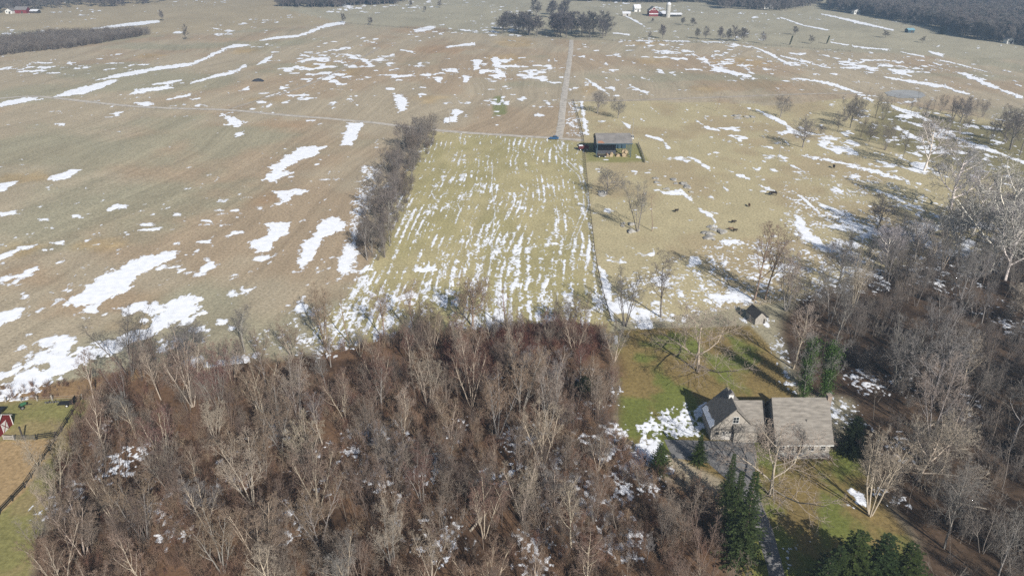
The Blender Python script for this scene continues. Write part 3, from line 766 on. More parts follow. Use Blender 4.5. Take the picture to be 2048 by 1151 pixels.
# the distinct trees, by the pixel of their foot and of their top
DIST = [
 (1195, 227, 178, 'open', 'bare tree by the lane junction, the one nearer the lane of two', GREY, 1.0),
 (1236, 237, 193, 'open', 'bare tree behind the hay barn, the farther from the lane of two', GREY, 1.0),
 (1432, 222, 184, 'pole', 'thin bare tree on the upper fence line of the pasture', BROWN, 1.1),
 (1560, 236, 188, 'open', 'small bare tree above the long snow streak in the pasture', GREY, 1.0),
 (1605, 295, 232, 'open', 'round bare tree standing alone in the snow streak of the pasture', GREY, 1.0),
 (1213, 390, 330, 'open', 'wide bare tree beside the field fence below the hay barn', GREY, 1.15),
 (1275, 463, 358, 'multi', 'tall several-stemmed bare tree growing from rocks in the pasture', GREY, .9),
 (1304, 462, 388, 'pole', 'thin bare tree beside the tall rock-grown tree in the pasture', BROWN, 1.3),
 (1755, 458, 388, 'open', 'dark spreading bare tree at the wood edge below the grazing cows', DARK, 1.1),
 (1250, 652, 532, 'multi', 'ivy-stemmed bare tree at the fence corner of the hay field', DARK, 1.0),
 (1322, 634, 498, 'forest', 'bare tree by the yard fence above the lawn', DARK, 1.1),
 (1508, 600, 440, 'forest', 'tall bare tree standing just behind the old shed', BROWN, 1.1),
 (1530, 598, 446, 'forest', 'tall bare tree with twin neighbour behind the old shed', BROWN, 1.1),
 (1395, 742, 600, 'yard', 'big spreading bare tree on the green back lawn', PALE, 1.25),
 (1540, 990, 838, 'yard', 'low wide bare tree on the front lawn before the house', PALE, 1.2),
 (1740, 1030, 858, 'multi', 'large twin-stemmed bare tree on the side lawn', PALE, 1.0),
 (1836, 960, 800, 'yard', 'bare tree with crooked pale limbs at the wood edge', PALE, 1.2),
 (262, 752, 622, 'multi', 'dark leaning bare tree at the corner of the corral and field', DARK, 1.2),
 (388, 716, 640, 'open', 'round bare tree at the wood edge beside the big snow patch', GREY, 1.0),
 (490, 705, 612, 'forest', 'tall round bare tree at the wood edge, brown field behind', GREY, 1.2),
 (650, 690, 572, 'multi', 'brown bare tree at the lower left corner of the hay field', BROWN, 1.0),
 (700, 688, 585, 'pole', 'slim bare tree standing in the snowy field corner', BROWN, 1.2),
 (770, 682, 570, 'forest', 'bare tree at the hay field bottom edge, first past the corner', BROWN, 1.1),
 (830, 672, 560, 'forest', 'bare tree at the hay field bottom edge, second past the corner', BROWN, 1.1),
 (945, 652, 555, 'open', 'wide bare tree in the middle of the hay field bottom edge', BROWN, 1.1),
 (1014, 655, 560, 'pole', 'red-brown upright bare tree at the hay field bottom edge', RED, 1.6),
 (1106, 640, 585, 'pole', 'small dark bare tree at the hay field bottom edge', DARK, 1.2),
 (100, 1030, 960, 'multi', 'bare sapling clump on the grass beside the black fence', PALE, 1.0),
 (372, 80, 48, 'far', 'lone bare tree beyond the brown thicket', DARK, .7), (325, 42, 19, 'far', 'lone far bare tree on the pale field', DARK, .8),
 (688, 46, 26, 'far', 'round bare tree at the end of the long snow streak', DARK, 1.1), (742, 50, 34, 'far', 'low bush-like bare tree on the far fence line', DARK, 1.5),
 (822, 15, 0, 'far', 'bare tree alone beside the far wood', DARK, 1.1), (880, 16, 0, 'far', 'round lone bare tree on the far pasture', DARK, 1.2), (850, 24, 12, 'far', 'little bare tree on the far slope', DARK, 1.2),
 (1325, 78, 48, 'far', 'bare tree on the fence line below the silo', DARK, 1.0), (1365, 50, 34, 'far', 'low spreading bare tree, first below the silo', DARK, 1.3), (1386, 52, 35, 'far', 'low spreading bare tree, second below the silo', DARK, 1.3),
 (1395, 78, 55, 'far', 'dark bare tree, smaller of a pair below the silo', DARK, .9), (1411, 80, 52, 'far', 'dark bare tree, larger of a pair below the silo', DARK, 1.0),
 (1440, 82, 52, 'far', 'bare tree at the near end of the small fence-line grove', DARK, .9), (1470, 84, 50, 'far', 'bare tree, tallest of the small fence-line grove', DARK, 1.1), (1488, 84, 54, 'far', 'dense bare tree in the small fence-line grove', DARK, 1.2), (1455, 83, 56, 'far', 'thin bare tree within the small fence-line grove', DARK, .9),
 (1525, 88, 62, 'far', 'pale small bare tree past the fence-line grove', GREY, .9), (1590, 70, 52, 'far', 'spreading bare tree on the far pasture slope', DARK, 1.3), (1622, 88, 70, 'far', 'round bare tree between two ivy-clad stubs', DARK, 1.3),
 (1770, 76, 60, 'far', 'wide low bare tree on the far right slope', DARK, 1.6), (1845, 86, 72, 'far', 'small dark round bare tree on the far right slope', DARK, 1.3),
 (1300, 78, 62, 'far', 'small bare tree on the fence line near the dark grove', DARK, 1.0), (1305, 46, 36, 'far', 'tiny round bare tree before the red barn', DARK, 1.1),
]
for bx, by, ty, stl, lab, c, wd in DIST:
    p = at(bx, by)
    place_tree(p, max(2.5, height_for(p, ty)), stl, lab, None, c, c, wide=wd)
AVOID = [(at(bx, by).x, at(bx, by).y, 3.0) for bx, by, ty, stl, lab, c, wd in DIST if by > 500]

# white-barked trees along the stream
for bx, by, ty, wd, lab in [(1848, 342, 238, .9, 'white-barked sycamore farthest up the stream, standing alone'), (1900, 420, 292, 1.0, 'white-barked sycamore, second down the stream'), (1975, 545, 338, 1.0, 'tallest white-barked sycamore with a broad crown'),
                            (1915, 520, 400, 1.0, 'white-barked sycamore at the near wood edge, low crown'), (2035, 480, 350, .9, 'white-barked sycamore leaning out at the right picture edge'), (1830, 520, 440, .9, 'small white-barked sycamore beside the pasture cows'), (1945, 470, 345, .9, 'white-barked sycamore just behind the tallest one'), (2010, 560, 400, .9, 'white-barked sycamore low at the right wood edge'), (1770, 545, 455, .8, 'thin white-barked sycamore before the bare dark tree')]:
    p = at(bx, by)
    place_tree(p, height_for(p, ty) * 1.12, 'open', lab, 'white sycamores along the stream', WHITEB, (1.6, 1.68, 1.8), name='sycamore_tree', wide=wd)
RBELT = wpoly([(1560, 605), (1600, 565), (1700, 508), (1850, 470), (2048, 430), (2150, 420), (2150, 510), (2048, 505), (1850, 522), (1700, 558)])
for px_, py_ in scatter_pts(RBELT, 24, 5.5, AVOID, seed=21):
    a0, b0 = proj(px_, py_, 0)
    place_tree((px_, py_, 0), random.uniform(9, 15), random.choice(['forest', 'multi', 'open']), 'grey bare tree on the snowy strip above the grey wood, ' + ('near the old shed' if a0 < 1700 else 'among the sycamores' if a0 > 1860 else 'below the cows'), 'trees on the snowy strip', GREY, (.82, .84, .88))
# hedgerow between the brown field and the hay field
HEDGE = wpoly([(835, 262), (872, 258), (868, 290), (830, 350), (812, 420), (790, 470), (765, 530), (735, 535), (712, 500), (718, 440), (748, 380), (772, 320)])
for px_, py_ in scatter_pts(HEDGE, 24, 5.0, seed=3):
    place_tree((px_, py_, 0), random.uniform(9, 13.5), random.choice(['forest', 'multi', 'open']), 'dark bare tree in the hedgerow strip between brown field and hay field', 'hedgerow trees', GREY, (.78, .76, .76))
# loose row by the pond and stream
for bx, by, ty in [(1675, 262, 222), (1692, 240, 188), (1700, 256, 196), (1716, 240, 190), (1750, 236, 184), (1765, 240, 190), (1738, 284, 250), (1770, 300, 240), (1805, 318, 262), (1745, 268, 240), (1822, 230, 196), (1850, 232, 200), (1880, 224, 188), (1905, 240, 190), (1920, 246, 192), (1965, 234, 202), (2000, 260, 205), (2020, 300, 210), (2040, 310, 200), (2030, 270, 215), (1985, 280, 230), (2010, 285, 220), (1895, 262, 225), (1640, 270, 250)]:
    p = at(bx, by)
    place_tree(p, height_for(p, ty), random.choice(['forest', 'open', 'multi']), 'dark bare tree in the loose rows along the snowy stream', 'stream side trees', DARK, (.70, .69, .70))
# grove at the end of the lane
for poly_, n, hh in ((wpoly([(1000, 70), (1078, 74), (1080, 64), (1005, 60)]), 9, (18, 23)), (wpoly([(1098, 76), (1216, 79), (1218, 66), (1100, 64)]), 14, (18, 23)), (wpoly([(1072, 36), (1128, 38), (1128, 30), (1072, 28)]), 5, (15, 20))):
    for px_, py_ in scatter_pts(poly_, n, 6.5, seed=n):
        place_tree((px_, py_, float(terrain(px_, py_))), random.uniform(*hh), 'far', 'dark bare tree in the round grove at the end of the lane', 'grove at the end of the lane', DARK, (.46, .46, .52), wide=1.35)
# woods left and right of the house
DRV = [(a, b8, 3.0) for a, b8 in DRIVE]
TONE = {PALE: 'pale', GREY: 'grey', BROWN: 'brown', RED: 'reddish'}
def zone_left(x_, y_):
    a, c_ = proj(x_, y_, 0)
    if c_ > 1060: return 'along the bottom picture edge' if a < 900 else 'at the bottom, towards the driveway'
    if a < 330: return 'beside the black board fence'
    if a > 1130: return 'next to the green lawn'
    if c_ < 790: return 'below the big brown field' if a < 640 else 'just below the snowy hay field'
    return 'in its left middle' if a < 700 else 'in its right middle'
def zone_right(x_, y_):
    a, c_ = proj(x_, y_, 0)
    if c_ > 1000: return 'at the bottom right corner'
    if a > 1950: return 'at the right picture edge'
    if c_ < 650: return 'below the white sycamores' if a > 1760 else 'behind the old shed'
    if a < 1760: return 'close to the house chimney'
    return 'in its upper middle' if c_ < 800 else 'in its lower middle'
for px_, py_ in scatter_pts(WOODL, 98, 6.0, AVOID + DRV + [(44, 120, 9), (30, 118, 7)], seed=11):
    k = random.random()
    c = random.choice([PALE, GREY, BROWN, BROWN, RED])
    edge = float(sstep(158, 128, py_))
    near = proj(px_, py_, 0)[0] > 1270
    place_tree((px_, py_, 0), (.55 if near else 1.0) * (random.uniform(7, 9.5) + edge * random.choice([1.5, 3, 4, 5, 6, 7.5])), 'forest' if k < .4 else 'multi', '%s %s bare tree in the brown thicket %s' % (TONE[c], 'single-trunked' if k < .4 else 'several-stemmed', zone_left(px_, py_)), 'trees of the brown thicket', random.choice([PALE, PALE, GREY]), c)
for px_, py_ in scatter_pts(WOODR, 78, 6.8, AVOID + [(57, 117, 12), (63, 164, 6), (62, 136, 4), (66, 137, 4)], seed=12):
    k = random.random()
    c = random.choice([GREY, GREY, GREY, PALE]); hh = random.uniform(12, 19); stl = 'forest' if k < .55 else ('multi' if k < .85 else 'open')
    place_tree((px_, py_, 0), hh, stl, '%s %s %s bare tree in the grey wood, %s' % (TONE[c], 'tall' if hh > 15.5 else 'shorter', dict(forest='single-trunked', multi='several-stemmed', open='wide-crowned')[stl], zone_right(px_, py_)), 'trees of the grey wood', random.choice([GREY, PALE, GREY]), c)
for bx, by, rz, ln, lab in [(430, 890, 20, 6, 'fallen grey log in the left of the brown thicket'), (700, 960, -35, 7, 'fallen grey log under the thicket trees, picture middle'), (960, 1040, 60, 6, 'fallen log low in the thicket near the bottom edge'), (1130, 900, 10, 5, 'fallen log in the thicket near the lawn'), (1850, 860, 35, 8, 'fallen pale log in the grey wood'), (1930, 1010, -20, 7, 'fallen log at the lower right of the grey wood')]:
    p = at(bx, by); q = tag(MB().tube((-ln / 2, 0, .2), (ln / 2, 0, .26), .24, .12, 8).tube((ln * .1, 0, .22), (ln * .25, 1.1, .5), .08, .03, 6).build('fallen_log', BARK), lab, 'log'); q.location = p; q.rotation_euler = (0, 0, R(rz)); q.color = (1.2, 1.15, 1.05, 1)

# ------------------------------------------------------------------ undergrowth, thickets and far woods: masses nobody could count
def ramp_mat(name, cols, rough=.95):
    m = bpy.data.materials.new(name); m.use_nodes = True
    nt = m.node_tree; b9 = nt.nodes['Principled BSDF']; b9.inputs['Roughness'].default_value = rough; b9.inputs['Specular IOR Level'].default_value = .1
    oi = nt.nodes.new('ShaderNodeObjectInfo'); cr = nt.nodes.new('ShaderNodeValToRGB')
    cr.color_ramp.elements[0].color = (*cols[0], 1); cr.color_ramp.elements[1].color = (*cols[-1], 1)
    for i, c in enumerate(cols[1:-1]): cr.color_ramp.elements.new((i + 1) / (len(cols) - 1)).color = (*c, 1)
    nt.links.new(oi.outputs['Random'], cr.inputs[0]); nt.links.new(cr.outputs[0], b9.inputs['Base Color'])
    return m
BR_RED = ramp_mat('red_brown_twigs', [(.17, .095, .072), (.24, .16, .115), (.12, .075, .058), (.31, .235, .165), (.19, .12, .088), (.24, .19, .145)])
BR_BROWN = ramp_mat('brown_sapling_twigs', [(.18, .15, .125), (.23, .19, .155), (.12, .095, .08), (.19, .14, .115), (.25, .22, .185)])
BR_GREY = ramp_mat('grey_brown_twigs', [(.17, .15, .135), (.23, .205, .18), (.12, .10, .09), (.19, .155, .125)])
BR_FAR = ramp_mat('far_wood_twigs', [(.13, .115, .115), (.18, .16, .15), (.15, .125, .12), (.20, .18, .165), (.11, .11, .105)])

def shrub_segs(seed, H, stems):
    rd = random.Random(seed); out = []
    for k in range(stems):
        a = rd.uniform(0, 6.28); t = R(abs(rd.gauss(0, 20)))
        p = Vector((rd.gauss(0, .35), rd.gauss(0, .35), -.05)); d = Vector((math.cos(a) * math.sin(t), math.sin(a) * math.sin(t), math.cos(t)))
        L_ = H * rd.uniform(.55, 1.0); r = .022
        for i in range(3):
            d = (d + Vector((rd.gauss(0, .1), rd.gauss(0, .1), .05))).normalized(); q = p + d * L_ / 3
            out.append((p, q, r, r * .7, 2)); r *= .7
            for j in range(4 if i else 2):
                u = p.lerp(q, rd.random()); e = (d + Vector((rd.gauss(0, .55), rd.gauss(0, .55), rd.gauss(.1, .3)))).normalized(); v = u + e * L_ * rd.uniform(.14, .32)
                out.append((u, v, .011, .008, 3))
                for _ in range(3):
                    w = u.lerp(v, rd.uniform(.3, 1)); e2 = (e + Vector((rd.gauss(0, .5), rd.gauss(0, .5), rd.gauss(.1, .35)))).normalized()
                    out.append((w, w + e2 * L_ * rd.uniform(.08, .2), .008, .006, 3))
            p = q
    return out

def scatter(name, pts, meshes, smin, smax, label, cat, lean=.12):
    """one mass: copies of a few bushes spread over points (z of each point given)"""
    c = bpy.data.collections.new(name + '_sources')
    for i, m_ in enumerate(meshes):
        o = bpy.data.objects.new('bush_source', m_); c.objects.link(o)
    me_ = bpy.data.meshes.new(name); me_.from_pydata(pts, [], [])
    o = link_mesh(name, me_)
    ng = bpy.data.node_groups.new(name, 'GeometryNodeTree')
    ng.interface.new_socket('Geometry', in_out='INPUT', socket_type='NodeSocketGeometry'); ng.interface.new_socket('Geometry', in_out='OUTPUT', socket_type='NodeSocketGeometry')
    gi = ng.nodes.new('NodeGroupInput'); go = ng.nodes.new('NodeGroupOutput')
    ci_ = ng.nodes.new('GeometryNodeCollectionInfo'); ci_.inputs['Collection'].default_value = c; ci_.inputs['Separate Children'].default_value = True; ci_.inputs['Reset Children'].default_value = True
    ip = ng.nodes.new('GeometryNodeInstanceOnPoints'); ip.inputs['Pick Instance'].default_value = True
    rv = ng.nodes.new('FunctionNodeRandomValue'); rv.data_type = 'FLOAT_VECTOR'; rv.inputs[0].default_value = (-lean, -lean, 0); rv.inputs[1].default_value = (lean, lean, 6.28)
    rs = ng.nodes.new('FunctionNodeRandomValue'); rs.data_type = 'FLOAT'; rs.inputs[2].default_value = smin; rs.inputs[3].default_value = smax; rs.inputs['Seed'].default_value = 5
    ri = ng.nodes.new('FunctionNodeRandomValue'); ri.data_type = 'INT'; ri.inputs[4].default_value = 0; ri.inputs[5].default_value = len(meshes) - 1; ri.inputs['Seed'].default_value = 9
    lk = ng.links.new
    lk(gi.outputs[0], ip.inputs['Points']); lk(ci_.outputs[0], ip.inputs['Instance']); lk(rv.outputs[0], ip.inputs['Rotation']); lk(rs.outputs[1], ip.inputs['Scale']); lk(ri.outputs[2], ip.inputs['Instance Index']); lk(ip.outputs[0], go.inputs[0])
    md = o.modifiers.new('scatter', 'NODES'); md.node_group = ng
    return tag(o, label, cat, kind='stuff')

SH_RED = [seg_mesh('shrub', shrub_segs(40 + i, 3.4, 13), 3, BR_RED) for i in range(4)]
SAPL = []
for i in range(2):
    for st_, H_ in (('pole', 9.0), ('multi', 9.0)):
        SAPL.append(seg_mesh('sapling', [(q[0], q[1], q[2] * .8, q[3] * .8, q[4]) for q in grow(900 + i * 13, H_, st_) if q[4] < 4 or st_ == 'pole'], 3, BR_GREY))
SAPB = []
for m_ in SAPL:
    m2_ = m_.copy(); m2_.materials.clear(); m2_.materials.append(BR_BROWN); SAPB.append(m2_)
def clear_drive(P): return [q for q in P if not (proj(q[0], q[1], 0)[0] > 1240 and proj(q[0], q[1], 0)[1] < 1080)]
SH_GREY = [seg_mesh('shrub', shrub_segs(60 + i, 3.4, 13), 3, BR_GREY) for i in range(3)]
def pts3(P): return [(a, b0, float(terrain(a, b0))) for a, b0 in P]
def cloud(poly, n, seed, dens_seed=None, thr=.0):
    rd = np.random.default_rng(seed); x0, y0 = poly.min(0); x1, y1 = poly.max(0)
    X = rd.uniform(x0, x1, n); Y = rd.uniform(y0, y1, n)
    k = sdf(poly, X, Y) < 0
    if dens_seed is not None: k &= fbm(X / 9, Y / 9, dens_seed, 3) > thr
    X, Y = X[k], Y[k]
    return [tuple(v) for v in np.stack([X, Y, terrain(X, Y)], 1).tolist()]
scatter('undergrowth', cloud(WOODL, 4600, 5, 301, .40), SH_RED, .35, 1.15, 'red-brown brambles and saplings filling the thicket left of the driveway', 'undergrowth')
scatter('undergrowth', cloud(WOODR, 2600, 6, 302, .46), SH_GREY, .5, 1.6, 'grey-brown brush on the floor of the wood right of the house', 'undergrowth')
scatter('saplings', clear_drive(cloud(WOODL, 1150, 25, 305, .46)), SAPB, .35, 1.25, 'thin grey saplings crowded between the trees of the brown thicket', 'saplings', .14)
scatter('saplings', cloud(RBELT, 260, 27), SAPL, .6, 1.3, 'thin grey saplings on the snowy strip above the grey wood', 'saplings', .1)
scatter('saplings', cloud(WOODR, 950, 26, 306, .40), SAPL, .7, 1.5, 'thin grey saplings crowded between the trees of the grey wood', 'saplings', .14)
REDPATCH = wpoly([(870, 740), (900, 690), (1020, 668), (1100, 658), (1180, 662), (1215, 700), (1180, 730), (1080, 745), (960, 760)])
SH_RUST = [seg_mesh('shrub', shrub_segs(80 + i, 3.4, 15), 3, ramp_mat('rust_red_twigs_%d' % i, [(.15, .07, .055), (.11, .055, .045), (.20, .11, .08)])) for i in range(2)]
scatter('undergrowth', cloud(REDPATCH, 620, 16, 309, .40), SH_RUST, .6, 1.3, 'dark red bramble thicket at the bottom corner of the hay field', 'undergrowth')
scatter('undergrowth', cloud(HEDGE, 420, 17), SH_GREY, .5, 1.2, 'low brush between the hedgerow trees', 'undergrowth')
scatter('undergrowth', cloud(WEEDS, 420, 18), SH_RED, .2, .55, 'tan weeds along the corral field edge', 'undergrowth')
scatter('saplings', cloud(HEDGE, 110, 28), SAPL, .6, 1.15, 'thin grey saplings filling the hedgerow beside the hay field', 'saplings', .1)
STREAM = wpoly([(1680, 200), (1760, 192), (1900, 205), (2060, 225), (2060, 320), (1950, 290), (1830, 300), (1740, 290), (1680, 262)])
scatter('saplings', cloud(STREAM, 150, 29, 311, .50), SAPL, .7, 1.4, 'thin bare saplings along the snowy stream', 'saplings', .1)
THICK = wpoly([(-80, 112), (0, 113), (60, 104), (130, 98), (230, 82), (298, 70), (300, 66), (200, 68), (90, 72), (0, 84), (-80, 90)])
scatter('thicket', cloud(THICK, 2600, 19), SH_GREY, 1.3, 2.3, 'long brown thicket on the left edge of the far field', 'thicket')
FT = []
for i in range(4):
    pr = PROTO['far'][i]
    v = np.concatenate([np.array([q.co[:] for q in me2.vertices]) for me2 in (pr['trunk'], pr['crown'])])
    n0 = len(pr['trunk'].vertices)
    f = np.concatenate([np.array([list(q.vertices) for q in pr['trunk'].polygons]), np.array([list(q.vertices) for q in pr['crown'].polygons]) + n0])
    FT.append(np_mesh('far_tree', v, f, BR_FAR, True))
def far_wood(px_poly, n, seed, label, smin=.8, smax=1.35):
    scatter('far_woods', cloud(wpoly(px_poly), n, seed), FT, smin, smax, label, 'woods', .03)
far_wood([(-200, 30), (0, 27), (120, 18), (260, 13), (330, 5), (330, -8), (-200, -8)], 1100, 31, 'far brown wood at the top left corner')
far_wood([(556, 14), (660, 17), (800, 8), (830, -8), (560, -8)], 900, 32, 'far dark wood at the top edge above the left fields', 1.0, 1.4)
far_wood([(1140, 2), (1260, 6), (1430, 7), (1442, 18), (1560, 24), (1640, 10), (1660, -9), (1140, -9)], 2400, 33, 'far hazy wood behind the red barn')
far_wood([(1655, 20), (1750, 34), (1850, 52), (1930, 76), (2048, 92), (2300, 130), (2300, 60), (2048, 34), (1960, 30), (1880, 20), (1780, 10), (1660, 8)], 3800, 34, 'wide hazy wood sloping away at the top right')
far_wood([(1700, 2), (1800, 4), (1900, 12), (2048, 24), (2300, 50), (2400, -9), (2048, -9), (1700, -9)], 2600, 35, 'farthest blue wood at the top right corner')

# ------------------------------------------------------------------ conifers and ivy
def needle_mesh(seed, H, Rb, name='needles', whorls=26, dens=.85, power=1.0):
    """drooping sprays: every spray is a fan of small blades"""
    rd = np.random.default_rng(seed); V = []; 
    for w in range(whorls):
        t = (w + .3) / whorls; z = H * (.04 + .95 * t); rad = Rb * (1 - t) ** power * rd.uniform(.72, 1.2) + .08
        nb = max(5, int((7 + 13 * (1 - t)) * dens))
        for k in range(nb):
            a = k * 6.283 / nb + rd.uniform(-.25, .25) + w * .7
            L_ = rad * rd.uniform(.5, 1.25); dz = -.12 * L_ + .22 * t * L_
            nl = max(3, int(L_ / .24))
            for j in range(nl):
                u = (j + rd.uniform(.2, 1)) / nl
                if u < .25 and rd.random() < .5: continue
                c = np.array([math.cos(a) * L_ * u, math.sin(a) * L_ * u, z + dz * u + .10 * L_ * u * u])
                for sg in (-1, 1, 0):
                    b_ = a + sg * rd.uniform(.5, 1.1); ln = rd.uniform(.28, .5) * (1.15 - .4 * u); wd = rd.uniform(.06, .11)
                    d = np.array([math.cos(b_), math.sin(b_), rd.uniform(-.35, .3)]) * ln
                    n = np.array([-math.sin(b_), math.cos(b_), rd.uniform(-.6, .6)]) * wd
                    V.append([c - n * .5, c + d * .55 - n, c + d, c + d * .5 + n])
    V = np.array(V).reshape(-1, 3); q = np.arange(len(V)).reshape(-1, 4)
    return np_mesh(name, V, q, NEEDLE)
CON = [(needle_mesh(5, 12, 2.6), 12.0, 2.6), (needle_mesh(6, 12, 3.2, whorls=22, dens=1.05, power=.62), 12.0, 3.2)]
BUSHY = (needle_mesh(8, 8, 3.0, whorls=24, dens=1.3, power=.45), 8.0, 3.0)
ctr = MB().tube((0, 0, -.2), (0, 0, 11.2), .22, .04, 7).mesh('trunk', BARK)
def conifer(p, h, r, label, kind=0, col_=(1, 1, 1, 1), group=None, name='conifer_tree'):
    m_, H_, R_ = BUSHY if kind == 2 else CON[kind]
    o = empty(name, p, random.uniform(0, 6), label, 'conifer' if kind < 2 else 'evergreen', group)
    o.scale = (r / R_, r / R_, h / H_)
    t = link_mesh('trunk', ctr, o); t.color = (.5, .45, .4, 1); t.scale = (1, 1, H_ / 12)
    c = link_mesh('crown', m_, o); c.color = col_
    return o
for bx, by, ty, r, k, lab in [(1480, 1122, 940, 3.5, 0, 'tallest narrow conifer beside the asphalt driveway'), (1452, 1010, 905, 2.0, 0, 'slim young conifer at the head of the driveway row'), (1396, 925, 868, 1.7, 0, 'small conifer poking up in front of the garage'), (1318, 940, 886, 2.1, 1, 'small dark conifer on the snow beside the parking pad'),
                              (1464, 1062, 940, 2.6, 0, 'conifer in the driveway row behind the tallest one')]:
    p = at(bx, by); conifer(p, height_for(p, ty), r, lab, k, (1.25, 1.25, 1.0, 1) if by < 1000 else (1, 1, 1, 1))
for i, (bx, by, ty, r, lab) in enumerate([(1658, 1195, 1095, 3.4, 'dark conifer nearest the driveway in the bottom clump'), (1690, 1185, 1060, 4.4, 'tall dark conifer in the middle of the bottom clump'), (1745, 1190, 1068, 4.2, 'dark conifer right of the middle in the bottom clump'), (1795, 1195, 1085, 4.0, 'outer dark conifer of the bottom clump beside bare trees'), (1632, 1235, 1115, 3.0, 'low dark conifer at the bottom picture edge beside the drive')]):
    p = at(bx, by); conifer(p, height_for(p, ty), r, lab, 1, ((.8, .85, .8, 1), (1.15, 1.1, .9, 1), (.7, .8, .8, 1), (1.0, .95, .7, 1), (.75, .8, .8, 1))[i])
p = at(1700, 905); conifer(p, 8.5, 2.8, 'dark round evergreen pressed against the gable end of the house', 2, (.42, .45, .45, 1), name='evergreen_tree')
p = at(1883, 69); conifer(p, 8.0, 3.6, 'far dark round evergreen beside the right-hand wood', 2, (.5, .55, .7, 1), name='evergreen_tree')
p = at(1172, 775); conifer(p, 2.6, 2.2, 'low evergreen bush beside the back lawn', 2, (.8, .7, .6, 1), name='evergreen_bush')

def ivy_tree(p, h, seed, label):
    rd = np.random.default_rng(seed)
    r = place_tree(p, h, 'forest', label, None, GREY, GREY, name='ivy_clad_tree')
    k = r.scale[0]
    V = []
    for q in range(85):
        t = rd.random() ** .9; a0 = rd.uniform(0, 6.283); r0 = rd.uniform(.1, .6) + 1.7 * max(0, t - .35) * rd.random()
        c0 = np.array([math.cos(a0) * r0, math.sin(a0) * r0, h * (.03 + .8 * t)]); sg = rd.uniform(.3, .8)
        for i in range(95):
            c = c0 + rd.normal(0, 1, 3) * [sg, sg, sg * 1.5]
            d = rd.normal(0, 1, 3) - [0, 0, .5]; d /= np.linalg.norm(d); s_ = np.cross(d, rd.normal(0, 1, 3)); s_ /= np.linalg.norm(s_)
            L_ = rd.uniform(.09, .17)
            V.append([c, c + (d + s_ * .7) * L_, c + d * L_ * 1.7, c + (d - s_ * .7) * L_])
    V = np.array(V).reshape(-1, 3) / np.array([k, r.scale[1], r.scale[2]])
    link_mesh('ivy', np_mesh('ivy', V, np.arange(len(V)).reshape(-1, 4), IVYM), r)
for bx, by, ty, lab in [(1606, 800, 655, 'bare tree thickly clad in green ivy, broader of two behind the house'), (1650, 798, 668, 'bare tree clad in bright green ivy, nearer the chimney')]:
    p = at(bx, by); ivy_tree(p, height_for(p, ty), bx, lab)
for bx, by, ty, lab in [(1579, 90, 72, 'leaning ivy-clad stub tree, first on the far fence line'), (1653, 88, 72, 'leaning ivy-clad stub tree, last on the far fence line')]:
    p = at(bx, by); h = height_for(p, ty)
    o = empty('ivy_clad_stub', p, 0, lab, 'tree'); o.rotation_euler = (0, R(12), 0)
    t = MB().tube((0, 0, -.2), (0, 0, h), .5, .2, 7).build('trunk', BARK, o); t.color = (.5, .5, .5, 1)
    rd = np.random.default_rng(bx); V = []
    for i in range(420):
        a = rd.uniform(0, 6.283); z = h * rd.uniform(.05, 1); c = np.array([math.cos(a), math.sin(a), 0]) * rd.uniform(.15, .55) + [0, 0, z]
        V.append([c, c + [.3, .1, .2], c + [.1, .1, .5], c + [-.25, -.1, .2]])
    V = np.array(V).reshape(-1, 3); link_mesh('ivy', np_mesh('ivy', V, np.arange(len(V)).reshape(-1, 4), NEEDLE), o).color = (.6, .6, .6, 1)

# ------------------------------------------------------------------ buildings
def gable(o, x0, x1, y0, y1, ze, zr, axis, wall, roof, over=.35, th=.22, names=('wall', 'roof'), z0=0.0):
    """walls with gable ends and a two-slope roof; ridge along axis"""
    m = MB(); rf = MB()
    if axis == 'x':
        ym = (y0 + y1) / 2
        m.prism([(x0, y0, z0), (x0, y1, z0), (x0, y1, ze), (x0, ym, zr), (x0, y0, ze)], (x1 - x0, 0, 0))
        sl = (zr - ze) / (ym - y0)
        for s in (-1, 1):
            ye = ym + s * ((ym - y0) + over); zz = ze - over * sl
            rf.prism([(x0 - over, ym, zr + .02), (x0 - over, ye, zz + .02), (x0 - over, ye, zz + th), (x0 - over, ym, zr + th + .06)], (x1 - x0 + 2 * over, 0, 0))
    else:
        xm = (x0 + x1) / 2
        m.prism([(x0, y0, z0), (x1, y0, z0), (x1, y0, ze), (xm, y0, zr), (x0, y0, ze)], (0, y1 - y0, 0))
        sl = (zr - ze) / (xm - x0)
        for s in (-1, 1):
            xe = xm + s * ((xm - x0) + over); zz = ze - over * sl
            rf.prism([(xm, y0 - over, zr + .02), (xe, y0 - over, zz + .02), (xe, y0 - over, zz + th), (xm, y0 - over, zr + th + .06)], (0, y1 - y0 + 2 * over, 0))
    w = m.build(names[0], wall, o); r = rf.build(names[1], roof, o)
    return w, r

def window(o, x, z, w, h, y, cols=2, rows=2, frame=WHITE):
    """window in a wall that faces the camera (normal -y)"""
    p = MB().box(x - w / 2, x + w / 2, y - .03, y + .02, z, z + h).build('window', GLASS, o)
    f = MB(); t = .07
    f.box(x - w / 2 - t, x + w / 2 + t, y - .07, y - .032, z + h, z + h + t).box(x - w / 2 - t, x + w / 2 + t, y - .09, y - .032, z - t, z)
    f.box(x - w / 2 - t, x - w / 2, y - .065, y - .032, z, z + h).box(x + w / 2, x + w / 2 + t, y - .065, y - .032, z, z + h)
    for i in range(1, cols): f.box(x - w / 2 + w * i / cols - .02, x - w / 2 + w * i / cols + .02, y - .055, y - .032, z, z + h)
    for i in range(1, rows): f.box(x - w / 2, x + w / 2, y - .050, y - .032, z + h * i / rows - .02, z + h * i / rows + .02)
    f.build('frame', frame, p)
    return p

